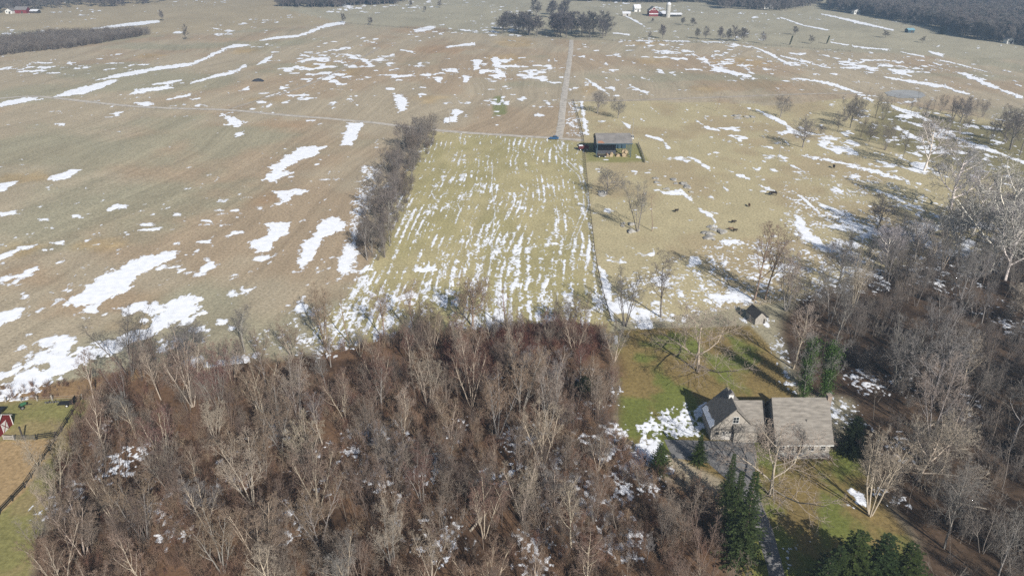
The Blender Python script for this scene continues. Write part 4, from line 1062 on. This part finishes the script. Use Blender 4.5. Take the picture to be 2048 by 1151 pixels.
HX, HY = 50.0, 117.0
house = empty('house', (HX, HY, 0), 0, 'grey-roofed beige house with attached garage among bare trees', 'house')
L_ = lambda x_, y_: (x_ - HX, y_ - HY)
# main block
mx0, mx1, my0, my1 = 50.5 - HX, 60.8 - HX, 112.2 - HY, 122.9 - HY
gable(house, mx0, mx1, my0, my1, 2.6, 8.9, 'x', SIDING, SHINGLE, .4, .25, ('wall', 'roof'))
for i, x_ in enumerate((51.6, 53.4, 57.2, 59.4)):
    window(house, x_ - HX, .7, 1.0, 1.25, my0, 2, 2)
dr = MB().box(55.0 - HX - .5, 55.0 - HX + .5, my0 - .05, my0 + .02, .15, 2.05).build('door', WOODD, house)
MB().box(55.0 - HX + .34, 55.0 - HX + .40, my0 - .11, my0 - .05, 1.1, 1.2).build('handle', STEEL, dr)
MB().box(mx0 - .4, mx1 + .4, my0 - .50, my0 - .42, 2.10, 2.28).build('gutter', WHITE, house)
MB().box(mx0 + .2, mx1 - .1, my0 - 1.6, my0 - .02, 0, .18).build('front_walk', CONC, house)
ch = MB().box(mx1 + .02, mx1 + .8, 117.1 - HY, 118.1 - HY, 0, 9.6).build('chimney', BRICK, house)
MB().box(mx1 - .06, mx1 + .88, 117.0 - HY, 118.2 - HY, 9.6, 9.75).build('chimney_cap', BRICK, ch)
for vx, vy in ((53.2, 120.0), (58.0, 119.4), (56.4, 114.6)):
    vz = 8.9 - abs(vy - 117.55) * (6.3 / 5.35)
    MB().tube((vx - HX, vy - HY, vz), (vx - HX, vy - HY, vz + .75), .09, .09, 8).build('vent_pipe', STEEL, house)
MB().prism([(mx0 - .3, my0 + 5.25, 9.06), (mx0 - .3, my0 + 5.45, 9.06), (mx0 - .3, my0 + 5.35, 9.2)], (mx1 - mx0 + .6, 0, 0)).build('ridge_cap', SLATE, house)
# garage
g0, g1, gy0, gy1 = 39.0 - HX, 47.5 - HX, 116.3 - HY, 123.3 - HY
gable(house, g0, g1, gy0, gy1, 2.75, 7.3, 'y', SIDING, SHINGLE, .3, .22, ('garage_wall', 'garage_roof'))
for x_ in (42.35, 45.35):
    d_ = MB().box(x_ - HX - 1.25, x_ - HX + 1.25, gy0 - .05, gy0 + .02, .02, 2.15).build('garage_door', WHITE if False else STUCCO, house)
    for k in range(3):
        MB().box(x_ - HX - 1.25, x_ - HX + 1.25, gy0 - .058, gy0 - .051, .53 + .53 * k, .555 + .53 * k).build('seam', WOODG, d_)
    for k in range(4):
        q = x_ - HX - .9 + .6 * k
        MB().box(q - .2, q + .2, gy0 - .065, gy0 - .051, 1.68, 1.98).build('pane', GLASS, d_)
MB().box(40.2 - HX - .32, 40.2 - HX + .32, gy0 - .03, gy0 + .02, 1.35, 1.95).build('window', GLASS, house)
window(house, 43.5 - HX, 4.1, 1.05, 1.35, gy0, 2, 2)
MB().box(g0 + .9, g1 - .1, gy0 - .55, gy0 - .004, 2.62, 2.75).build('pent_roof', SHINGLE, house)
cp = MB(); cx, cy = 43.25 - HX, 120.6 - HY
cp.box(cx - .45, cx + .45, cy - .45, cy + .45, 6.8, 8.05)
cpo = cp.build('cupola', WHITE, house)
MB().prism([(cx - .6, cy - .6, 8.05), (cx + .6, cy - .6, 8.05), (cx, cy - .6, 8.7)], (0, 1.2, 0)).build('cupola_roof', SLATE, cpo)
# snow left along the shaded eave of the garage roof
rs_ = MB(); sl = (7.3 - 2.75) / 4.25
for (ya, yb, ra, rb) in ((gy0 + .2, gy0 + 2.6, .25, 1.0), (gy0 + 2.6, gy0 + 5.0, .22, .75), (gy0 + 5.0, gy1 - .2, .28, .9)):
    f = lambda d, y_: (g0 - .28 + d, y_, 2.75 - .3 * sl + .24 + d * sl + .06)
    rs_.prism([f(.0, ya), f(ra + .5, ya), f(rb, (ya + yb) / 2), f(ra + .4, yb), f(0, yb)], (0, 0, .07))
rs_.build('roof_snow', SNOW_FLAT, house)
# link between garage and main block
gable(house, 43.3 - HX, 49.2 - HX, 115.5 - HY, 122.9 - HY, 2.85, 7.15, 'x', SIDING, SHINGLE, .25, .2, ('link_wall', 'link_roof'))
MB().box(47.9 - HX, 49.0 - HX, 115.5 - HY - .04, 115.5 - HY + .02, .1, 2.2).build('door', WOODD, house)
# foundation shrubs in front of the house
for i, (px_, lab) in enumerate([(51.4, 'low shrub by the front wall, nearest the garage'), (53.0, 'low shrub under the second front window'), (56.6, 'low shrub just right of the front door'), (58.3, 'low shrub between the two last front windows'), (60.0, 'low shrub at the far corner of the house front')]):
    sm = seg_mesh('shrub_twigs', shrub_segs(500 + i, 1.3, 16), 3, BR_RED)
    tag(link_mesh('shrub', sm), 'leafless reddish ' + lab, 'shrub', 'shrubs along the house front').location = (px_, 110.2, 0)

# old shed in the trees
o = empty('old_shed', at(1520, 648), R(14), 'old weathered grey shed with dark roof at the wood edge', 'shed')
o.scale = (.76, .76, .76)
gable(o, -2.0, 2.0, 0, 6.0, 2.5, 4.4, 'y', WOODG, DKROOF, .25, .15)
for k in range(7):
    MB().box(-1.9 + k * .55, -1.9 + k * .55 + .46, -.045, .0, .05, 2.45 + (.0 if abs(-1.7 + k * .55) > 1.5 else .5)).build('plank', WOODG, o)
MB().box(1.0, 1.7, -.08, -.046, .1, 1.9).build('door', WOODD, o)
MB().box(2.02, 3.4, .4, 4.5, 1.9, 2.02).build('lean_to_roof', DKROOF, o)
MB().bar((3.3, .5, 0), (3.3, .5, 1.9), .14).build('post', WOODG, o); MB().bar((3.3, 4.3, 0), (3.3, 4.3, 1.9), .14).build('post', WOODG, o)

# open hay barn
bx0, bx1, by0, by1 = 37.4, 52.4, 316.2, 331.0
bz = float(terrain(45, 323))
hb = empty('hay_barn', (45, 316.2, bz), 0, 'open-fronted hay barn with grey tin roof and blue trim', 'barn')
w_ = (bx1 - bx0) / 2; D_ = by1 - by0
rf = MB()
rf.prism([(-w_ - .4, -.6, 6.2), (-w_ - .4, D_ * .5, 8.9), (-w_ - .4, D_ * .5, 9.05), (-w_ - .4, -.6, 6.35)], (2 * w_ + .8, 0, 0))
rf.prism([(-w_ - .4, D_ + .6, 6.2), (-w_ - .4, D_ * .5, 8.9), (-w_ - .4, D_ * .5, 9.05), (-w_ - .4, D_ + .6, 6.35)], (2 * w_ + .8, 0, 0))
roof_o = rf.build('roof', TIN, hb)
RUST = mat('rusty_tin', (0.30, 0.16, 0.10), .8, .3, .8)
MB().prism([(-w_ + .2, -.45, 6.43), (-w_ + 3.2, -.45, 6.43), (-w_ + 2.2, 1.4, 7.11), (-w_ + .4, 1.2, 7.04)], (0, 0, .012)).build('rust_sheet', RUST, roof_o)
MB().box(-w_ - .42, w_ + .42, -.68, -.61, 6.0, 6.4).build('fascia', BLUEP, hb)
MB().box(-w_ - .4, -w_ - .32, -.6, D_ + .6, 5.7, 6.2).build('fascia', BLUEP, hb)
MB().box(-w_, w_, D_ - .1, D_, 0, 6.3).build('back_wall', BLUEP, hb)
MB().box(-w_, -w_ + .08, 4.5, D_ - .11, 2.4, 6.2).build('side_wall', BLUEP, hb)
for x_ in (-w_ + .1, w_ - .1):
    for y_ in (0.0, 3.6, 7.4, 11.0):
        MB().bar((x_, y_, 0), (x_, y_, 6.25 if y_ in (0.0,) else 7.2), .26).build('post', BLUEP, hb)
MB().box(-w_ + .2, w_ - .2, -.06, .1, 5.8, 6.15).build('header_beam', BLUEP, hb)
tb = tag(MB().prism([(-w_ + .5, 5.5, 0), (-w_ + .5, 13, 0), (-w_ + .5, 13, 4.4), (-w_ + .5, 9.0, 5.2), (-w_ + .5, 6.4, 4.0)], (8.6, 0, 0)).build('dark_barn_interior', DARKM), 'dark mass standing in for the inner back wall and loft of the barn', 'barn interior')  # added dark bulk standing in for the barn's dark inner wall and loft
tb.location = (45, 316.2, bz)
bm_ = MB().tube((0, -.6, .75), (0, .6, .75), .75, .75, 14).mesh('round_bale', HAY)
BALES = [(-.4 + k * 1.55, 1.4, 0, 'round hay bale in the long bottom row of the barn') for k in range(-1, 3)]
BALES += [(4.0 + (k % 2) * 1.55, 1.2 + (k // 2) * 1.6, 0, 'round hay bale at the foot of the tall stack in the barn') for k in range(4)]
BALES += [(4.0 + (k % 2) * 1.55, 1.5 + (k // 2) * 1.5, 1.45, 'round hay bale halfway up the tall stack in the barn') for k in range(4)]
BALES += [(4.3 + k * 1.5, 2.4, 2.9, 'round hay bale on top of the tall stack in the barn') for k in range(2)]
BALES += [(-.4 + k * 1.55, 3.0, 0, 'round hay bale in the back bottom row of the barn') for k in range(-1, 3)]
for x_, y_, z_, lab in BALES:
    q = tag(link_mesh('round_bale', bm_), lab, 'hay bale', 'round bales in the hay barn'); q.location = (45 + x_, 316.2 + y_, bz + z_); q.rotation_euler = (0, random.uniform(0, 6), random.uniform(-.06, .06))

def wheel(o, x_, y_, r, w=.22, m=RUBBER, rim=WHITE):
    t = MB().tube((x_, y_ - w / 2, r), (x_, y_ + w / 2, r), r, r, 14).build('wheel', m, o)
    MB().tube((x_, y_ - w / 2 - .015, r), (x_, y_ + w / 2 + .015, r), r * .55, r * .55, 10).build('rim', rim, t)

# tractor nose, wagon and vehicles round the barn
o = empty('hay_wagon', (45 - w_ + 2.4, 316.8, bz), 0, 'low dark hay wagon with white wheel at the barn front', 'wagon')
MB().box(-2.0, 2.0, -.9, .9, .75, .92).build('bed', WOODD, o)
MB().box(-2.0, -1.92, -.9, .9, .921, 1.9).build('rack', REDP, o); MB().box(1.92, 2.0, -.9, .9, .921, 1.9).build('rack', REDP, o)
for a_, c_ in ((-1.3, -.95), (1.3, -.95), (-1.3, .95), (1.3, .95)): wheel(o, a_, c_, .42)
MB().bar((2.0, 0, .6), (3.6, 0, .4), .1).build('drawbar', STEEL, o)
p = at(1168, 300)
o = empty('red_wagon', p, R(4), 'dark red boxy wagon parked beside the hay barn', 'wagon')
MB().box(-2.6, 2.0, -1.1, 1.1, .8, 2.0).box(-2.7, 2.1, -1.16, 1.16, 2.0, 2.12).build('box', mat('faded_red', (.09, .022, .022), .8, .3, 1.0), o)
MB().box(-2.5, -.6, -1.0, 1.0, 2.125, 2.2).build('roof_snow', SNOW_FLAT, o)
for a_, c_ in ((-1.8, -1.1), (1.2, -1.1), (-1.8, 1.1), (1.2, 1.1)): wheel(o, a_, c_, .45)
MB().bar((2.0, 0, .7), (3.6, 0, .4), .1).build('drawbar', STEEL, o)

def car(p, rz, paint, label, name='parked_car', pickup=False):
    o = empty(name, p, rz, label, 'car' if not pickup else 'pickup')
    prof = [(-2.2, .35), (2.2, .35), (2.25, .75), (1.9, .92), (1.0, 1.0), (-2.1, 1.02), (-2.25, .8)]
    MB().prism([(a, -.85, b0) for a, b0 in prof], (0, 1.7, 0)).build('body', paint, o)
    cab = [(-1.75, 1.02), (.95, 1.0), (.35, 1.48), (-1.2, 1.5)] if not pickup else [(-.3, 1.02), (1.1, 1.0), (.6, 1.72), (-.2, 1.74)]
    MB().prism([(a, -.74, b0) for a, b0 in cab], (0, 1.48, 0)).build('window_band', GLASS, o)
    rt = cab[3][0], cab[2][0], cab[2][1]
    MB().box(rt[0], rt[1], -.75, .75, rt[2], rt[2] + .06).build('roof', paint, o)
    for a_ in (-1.35, 1.4):
        for c_ in (-.82, .82): wheel(o, a_, c_, .33, rim=STEEL)
    for c_ in (-.6, .6): MB().box(2.18, 2.27, c_ - .18, c_ + .18, .6, .76).build('headlight', WHITE, o)
    return o
p = at(1108, 279); p.z += .15; car(p, math.pi + R(-4), CARB, 'small blue car on the gravel road near the barn')
p = at(1264, 278); car(p, R(80), WHITE, 'small white vehicle parked behind the corner of the hay barn', 'parked_pickup', True)

# red shed, corral and implements at the left edge
o = empty('red_shed', (-103.6, 119.2, 0), 0, 'red shed with white door and trim at the corral', 'shed')
gable(o, -4.5, 2.2, -2.2, 2.2, 2.3, 3.9, 'x', REDP, SLATE, .25, .12)
tr_ = MB().bar((2.46, -2.45, 2.2), (2.46, 0, 3.98), .12).bar((2.46, 2.45, 2.2), (2.46, 0, 3.98), .12).box(2.2, 2.3, -2.26, -2.12, 0, 2.3).box(2.2, 2.3, 2.12, 2.26, 0, 2.3)
tr_.build('trim', WHITE, o)
dd = MB().box(2.2, 2.26, -.8, .8, .05, 2.1).build('door', WHITE, o)
MB().bar((2.28, -.75, .1), (2.28, .75, 2.05), .1).bar((2.29, .75, .1), (2.29, -.75, 2.05), .1).build('brace', REDP, dd)

def board_fence(px_pts, label, m=BLACKP, h=1.35, rails=(.45, .85, 1.25), gap=2.6, pw=.15, rw=.14, name='board_fence', thick=.05):
    P = [at(a, b0) for a, b0 in px_pts]
    o = empty(name, P[0], 0, label, 'fence'); base = Vector(P[0])
    for a, c in zip(P[:-1], P[1:]):
        n = max(1, int((c - a).length / gap)); 
        pts = [a.lerp(c, i / n) for i in range(n + 1)]
        for q in pts: q.z = float(terrain(q.x, q.y))
        for i, q in enumerate(pts[:-1] if c is not P[-1] else pts):
            d = q - base; hh = h * random.uniform(.95, 1.06)
            MB().bar(d + Vector((0, 0, -.1)), d + Vector((random.uniform(-.03, .03), 0, hh)), pw).build('post', m, o)
        for i in range(n):
            for z in rails:
                MB().bar(pts[i] - base + Vector((0, -.1, z)), pts[i + 1] - base + Vector((0, -.1, z)), thick, rw).build('rail', m, o)
    return o
board_fence([(-40, 1062), (0, 1028), (50, 975), (100, 900), (135, 845), (165, 797)], 'long black board fence running along the corral to the field corner')
board_fence([(74, 879), (113, 874)], 'short black board fence closing the corral beside the long fence')
board_fence([(30, 880), (70, 880)], 'grey tube gate section beside the red shed', STEEL, 1.3, (.3, .6, .9, 1.2), 1.9, .1, .05, 'tube_gate')
board_fence([(8, 878), (28, 879)], 'pale plank fence stub at the red shed door', WOODG, 1.1, (.25, .6, .95), 2.0, .14, .22, 'plank_fence')
p = at(47, 878); tag(MB().bar((0, 0, -.2), (0, 0, 3.1), .24).build('tall_post', WOODD), 'tall dark post standing in the corral gateway', 'post').location = p
board_fence([(-40, 802), (12, 803), (43, 803), (75, 801), (105, 800), (165, 797)], 'low wooden post and wire fence behind the farm implements', WOODG, 1.25, (.5, 1.0), 3.1, .2, .03, 'wire_fence', .03)
o = empty('flatbed_trailer', at(138, 809), R(6), 'black flatbed trailer with white wheel by the fence corner', 'trailer')
MB().box(-1.9, 1.3, -.75, .75, .5, .62).build('bed', BLACKP, o)
MB().bar((-1.9, -.72, .95), (1.3, -.72, .95), .06).bar((-1.9, .72, .95), (1.3, .72, .95), .06).bar((-1.9, -.72, .6), (-1.9, -.72, .95), .06).bar((-1.9, .72, .6), (-1.9, .72, .95), .06).build('side_rail', BLACKP, o)
MB().box(1.3, 1.38, -.75, .75, .55, 1.9).build('ramp', BLACKP, o)
for c_ in (-.85, .85): wheel(o, 0, c_, .33, .2, RUBBER, WHITE)
o = empty('farm_implement', at(48, 815), R(50), 'small green and black farm implement on the corral grass', 'implement')
MB().tube((-.5, 0, .9), (.6, 0, .95), .42, .3, 10).build('drum', GREENP, o); MB().bar((.5, 0, .5), (1.5, 0, .2), .12).build('drawbar', BLACKP, o)
MB().bar((-.6, -.5, .5), (-.6, .5, .5), .1).build('axle', BLACKP, o)
for c_ in (-.55, .55): wheel(o, -.4, c_, .4, .18, RUBBER, STEEL)
o = empty('disc_harrow', at(104, 806), R(8), 'rusty harrow lying by the back fence of the corral', 'harrow')
MB().bar((-1.4, 0, .4), (1.4, 0, .4), .12).bar((-.6, -.5, .4), (-.6, .6, .4), .1).bar((.6, -.5, .4), (.6, .6, .4), .1).build('frame', WOODD, o)
for k in range(6): MB().tube((-1.25 + k * .5, -.02, .28), (-1.22 + k * .5, .03, .28), .28, .28, 10).build('disc', STEEL, o)
o = empty('black_cart', at(2, 824), 0, 'black cart cut off by the left picture edge', 'cart')
MB().prism([(-1, -.6, .4), (.7, -.6, .4), (1.0, -.6, 1.1), (-1.1, -.6, 1.1)], (0, 1.2, 0)).build('box', BLACKP, o)
for c_ in (-.65, .65): wheel(o, 0, c_, .36)

# field and pasture fences, poles
board_fence([(1146, 201), (1158, 240), (1167, 278), (1171, 330), (1180, 420), (1190, 510), (1200, 565), (1222, 645)], 'thin dark fence along the right side of the hay field', WOODD, 1.3, (.4, .8, 1.2), 3.2, .15, .07, 'field_fence', .05)
board_fence([(1228, 652), (1330, 642), (1410, 628), (1480, 616), (1560, 602), (1620, 590)], 'weathered rail fence between the lawn and the pasture', WOODG, 1.2, (.45, .95), 2.8, .16, .1, 'rail_fence')
board_fence([(1276, 288), (1283, 305), (1290, 326)], 'grey plank fence at the right side of the barn yard', WOODG, 1.3, (.3, .7, 1.1), 2.6, .15, .25, 'plank_fence')
board_fence([(690, 47), (860, 60), (1000, 71), (1140, 79)], 'far thin fence between the brown field and far pasture', WOODD, 1.4, (.6, 1.2), 9.0, .2, .08, 'far_fence')
board_fence([(1150, 79), (1225, 82), (1480, 89), (1560, 93), (1700, 104)], 'far thin fence under the silo pasture', WOODD, 1.4, (.6, 1.2), 9.0, .2, .08, 'far_fence')
for bx, by, ty, lab in [(1264, 283, 236, 'wooden utility pole behind the hay barn'), (1557, 318, 284, 'bare wooden pole in the middle of the pasture'), (900, 250, 218, 'wooden utility pole at the top end of the hedgerow')]:
    p = at(bx, by); h = height_for(p, ty)
    o = empty('utility_pole', p, 0, lab, 'pole')
    MB().tube((0, 0, -.3), (0, 0, h), .17, .11, 8).build('pole', WOODG, o)
    if bx != 1557: MB().bar((-1.0, 0, h - .6), (1.0, 0, h - .6), .12).build('crossarm', WOODG, o)

# far farmsteads
def farm(px, py, w, d, ze, zr, axis, wall, roof, label, cat='barn', name='farm_building', rz=0.0, wins=0, door=True):
    p = at(px, py); o = empty(name, p, rz, label, cat)
    gable(o, -w / 2, w / 2, 0, d, ze, zr, axis, wall, roof, .4, .3, z0=-.3)
    for i in range(wins):
        x_ = -w / 2 + w * (i + .5) / wins
        MB().box(x_ - .5, x_ + .5, -.06, -.004, ze * .45, ze * .45 + 1.4).build('window', GLASS, o)
    if door: MB().box(-.9 + w * .1, .9 + w * .1, -.07, -.004, 0, 2.3).build('door', WOODD, o)
    return o
o = farm(1307, 33, 10.5, 14, 6.0, 10.0, 'y', REDP, SLATE, 'red gable barn beside the grey silo', name='red_barn', door=False)
MB().bar((-5.6, -.45, 5.75), (0, -.45, 10.15), .5).bar((5.6, -.45, 5.75), (0, -.45, 10.15), .5).build('trim', WHITE, o)
MB().box(-5.3, 5.3, -.5, -.004, 2.4, 3.3).build('pent_roof', SNOWROOF, o)
for x_ in (-1.6, 0, 1.6): MB().box(x_ - .35, x_ + .35, -.05, -.004, 6.8, 7.7).build('window', WHITE, o)
p = at(1322, 33); o = empty('low_barn', p, 0, 'low snow-roofed cattle barn between red barn and silo', 'barn'); gable(o, -5, 9, 3, 12, 2.6, 4.6, 'x', WOODD, SNOWROOF)
MB().box(-4, -1, 2.93, 2.995, 0, 2.2).build('door', BLACKP, o)
p = at(1348, 34); o = empty('low_barn', p, 0, 'low snow-roofed shed on the far side of the silo', 'barn'); gable(o, -7, 9, 2, 8, 2.4, 3.8, 'x', WOODD, SNOWROOF)
MB().box(-4, 2, 1.93, 1.995, 0, 2.0).build('door', BLACKP, o)
p = at(1335.5, 35); o = empty('silo', p, 0, 'tall pale grey silo with domed top by the red barn', 'silo')
MB().tube((0, 0, -.5), (0, 0, 14.0), 2.6, 2.6, 24).build('shaft', CONC, o)
for k in range(9): MB().tube((0, 0, 1 + k * 1.5), (0, 0, 1.12 + k * 1.5), 2.64, 2.64, 24).build('band', STEEL, o)
bm = bmesh.new(); bmesh.ops.create_uvsphere(bm, u_segments=24, v_segments=10, radius=2.6)
bmesh.ops.delete(bm, geom=[v for v in bm.verts if v.co.z < -.01], context='VERTS')
me = bpy.data.meshes.new('dome'); bm.to_mesh(me); bm.free(); me.materials.append(SNOWROOF); link_mesh('dome', me, o).location = (0, 0, 14.0)
farm(1275, 24, 8, 7, 5.0, 8.0, 'x', WHITE, SNOWROOF, 'white farmhouse left of the red barn', 'house', 'farmhouse', .2, 4)
farm(1253, 32, 9, 6, 2.6, 4.2, 'x', STUCCO, SNOWROOF, 'low pale shed in front of the white farmhouse', 'shed', 'farm_shed', -.1)
farm(42, 27, 14, 9, 4.0, 7.0, 'x', REDP, SLATE, 'far red barn at the top left before the wood', name='red_barn')
farm(68, 27, 9, 7, 2.6, 4.0, 'x', WOODD, SNOWROOF, 'far dark open shed next to the top left red barn', 'shed', 'farm_shed')
farm(18, 28, 8, 7, 3.5, 6.0, 'y', WHITE, SLATE, 'far small white house at the top left corner', 'house', 'farmhouse', 0, 2)
farm(1822, 66, 7, 5, 2.6, 3.8, 'x', BLUEP, mat('blue_tin', (.16, .30, .36), .5, .1, .5), 'far little blue-roofed shed on the slope', 'shed', 'farm_shed', .2)
farm(1912, 62, 12, 8, 4.0, 7.0, 'x', WHITE, SNOWROOF, 'far white house half hidden in the right wood', 'house', 'farmhouse', -.2, 4)
farm(1714, 29, 8, 7, 4.0, 6.5, 'y', WHITE, SLATE, 'far white gabled house at the edge of the right wood', 'house', 'farmhouse', .1, 3)
farm(1537, 18, 12, 8, 4.0, 7.0, 'x', WHITE, SNOWROOF, 'far white house among trees behind the pasture', 'house', 'farmhouse', .1, 4)
farm(2020, 88, 6, 6, 3.5, 5.5, 'y', WHITE, SLATE, 'far white house at the right picture edge below the wood', 'house', 'farmhouse', 0, 2)

# ------------------------------------------------------------------ rocks and cattle
def rock_mesh(seed):
    rd = random.Random(seed); bm = bmesh.new(); bmesh.ops.create_icosphere(bm, subdivisions=2, radius=1)
    for v in bm.verts:
        k = 1 + .35 * math.sin(v.co.x * 3.1 + seed) * math.cos(v.co.y * 2.7 - seed) + rd.uniform(-.13, .13)
        v.co *= k; v.co.z = v.co.z * .5
    me = bpy.data.meshes.new('rock'); bm.to_mesh(me); bm.free(); me.materials.append(ROCKM); return me
RK = [rock_mesh(i) for i in range(4)]
for (cx_, cy_), n, sp, lab in [((1352, 375), 11, 6, 'grey limestone boulder in the rocky outcrop in the middle of the pasture'), ((1428, 462), 7, 3.5, 'grey boulder in the outcrop beside the broad snow streak'), ((1262, 458), 6, 3.5, 'grey boulder round the foot of the tall rock-grown tree'), ((1490, 238), 9, 6, 'grey boulder in the outcrop near the top of the pasture'), ((1205, 388), 3, 2, 'grey boulder under the wide tree by the fence'), ((1030, 85), 8, 12, 'boulder on the rocky knoll before the grove'), ((1425, 470), 4, 3, 'grey boulder lying in the snow above the wood')]:
    c = at(cx_, cy_)
    for k in range(n):
        x_ = c.x + random.gauss(0, sp * .6); y_ = c.y + random.gauss(0, sp)
        q = tag(link_mesh('boulder', RK[k % 4]), lab, 'boulder', 'boulders: ' + lab[:40]); s_ = random.uniform(.5, 1.5)
        q.location = (x_, y_, float(terrain(x_, y_)) + .1); q.scale = (s_ * 1.2, s_, s_ * random.uniform(.7, 1.2)); q.rotation_euler = (0, 0, random.uniform(0, 6))

def cow_mesh():
    pts = [((-.95, 0, 1.2), .34), ((-.45, 0, 1.12), .42), ((.1, 0, 1.08), .44), ((.6, 0, 1.15), .40), ((.95, 0, 1.2), .26), ((1.25, 0, 1.0), .17), ((1.55, 0, .72), .13),
           ((-.85, .22, .75), .16), ((-.95, .22, .38), .08), ((-.88, .22, .03), .07), ((-.85, -.22, .75), .16), ((-.95, -.22, .38), .08), ((-.88, -.22, .03), .07),
           ((.68, .2, .72), .13), ((.68, .2, .38), .08), ((.68, .2, .03), .07), ((.68, -.2, .72), .13), ((.68, -.2, .38), .08), ((.68, -.2, .03), .07),
           ((-1.2, 0, 1.2), .05), ((-1.26, 0, .6), .03), ((1.28, .22, 1.08), .04), ((1.28, -.22, 1.08), .04)]
    ed = [(0, 1), (1, 2), (2, 3), (3, 4), (4, 5), (5, 6), (0, 7), (7, 8), (8, 9), (0, 10), (10, 11), (11, 12), (3, 13), (13, 14), (14, 15), (3, 16), (16, 17), (17, 18), (0, 19), (19, 20), (5, 21), (5, 22)]
    me = bpy.data.meshes.new('cow'); me.from_pydata([p for p, r in pts], ed, [])
    o = bpy.data.objects.new('tmp', me); COL.objects.link(o)
    md = o.modifiers.new('skin', 'SKIN'); sd = o.modifiers.new('sub', 'SUBSURF'); sd.levels = 1
    for i, (p, r) in enumerate(pts): me.skin_vertices[0].data[i].radius = (r, r)
    me.skin_vertices[0].data[1].use_root = True
    dg = bpy.context.evaluated_depsgraph_get(); e = o.evaluated_get(dg)
    out = bpy.data.meshes.new_from_object(e); bpy.data.objects.remove(o); out.materials.clear(); out.materials.append(HIDE)
    return out
CM = cow_mesh()
for bx, by, rz, s_, lab in [(1546, 391, 170, 1.15, 'black cow grazing on the bare dirt in mid pasture'), (1498, 413, 80, .8, 'brown calf walking near the mid pasture cow'), (1467, 446, 10, .75, 'dark calf lying apart above two others'), (1462, 460, 160, .7, 'pale-faced calf, left of a resting pair'), (1470, 463, 20, .7, 'dark calf, right of a resting pair'), (1667, 336, 75, 1.0, 'black cow standing alone high in the pasture'), (1887, 473, 190, 1.2, 'black cow grazing near the white sycamores'), (1353, 424, 40, .8, 'dark calf near the limestone outcrop')]:
    p = at(bx, by); q = tag(link_mesh('cow', CM), lab, 'cow', 'cattle in the pasture'); q.location = p; q.rotation_euler = (0, 0, R(rz)); q.scale = (s_,) * 3
    q.color = (2.6, 1.7, 1.2, 1) if 'brown' in lab else (1, 1, 1, 1)
    if 'pale' in lab: q.color = (9, 8, 7, 1)
p = at(515, 163); o = tag(MB().prism([(-4, -1, 0), (-2.4, -1, 1.2), (0, -1, 1.7), (2.2, -1, 1.3), (4, -1, 0)], (0, 3, 0)).build('covered_heap', DARKM), 'low black covered heap alone in the brown field', 'heap'); o.location = p

# ------------------------------------------------------------------ air
hz = MB().box(-13000, 13000, -400, 5600, -12, 112).build('haze', None)
hm = bpy.data.materials.new('haze'); hm.use_nodes = True
for n in list(hm.node_tree.nodes): hm.node_tree.nodes.remove(n)
ho = hm.node_tree.nodes.new('ShaderNodeOutputMaterial'); hv = hm.node_tree.nodes.new('ShaderNodeVolumePrincipled')
hv.inputs['Color'].default_value = (.52, .74, 1.0, 1); hv.inputs['Density'].default_value = .00033; hv.inputs['Anisotropy'].default_value = .25
hm.node_tree.links.new(hv.outputs[0], ho.inputs['Volume'])
hz.data.materials.clear(); hz.data.materials.append(hm)
tag(hz, 'thin blue winter haze over the far fields', 'haze', kind='stuff')
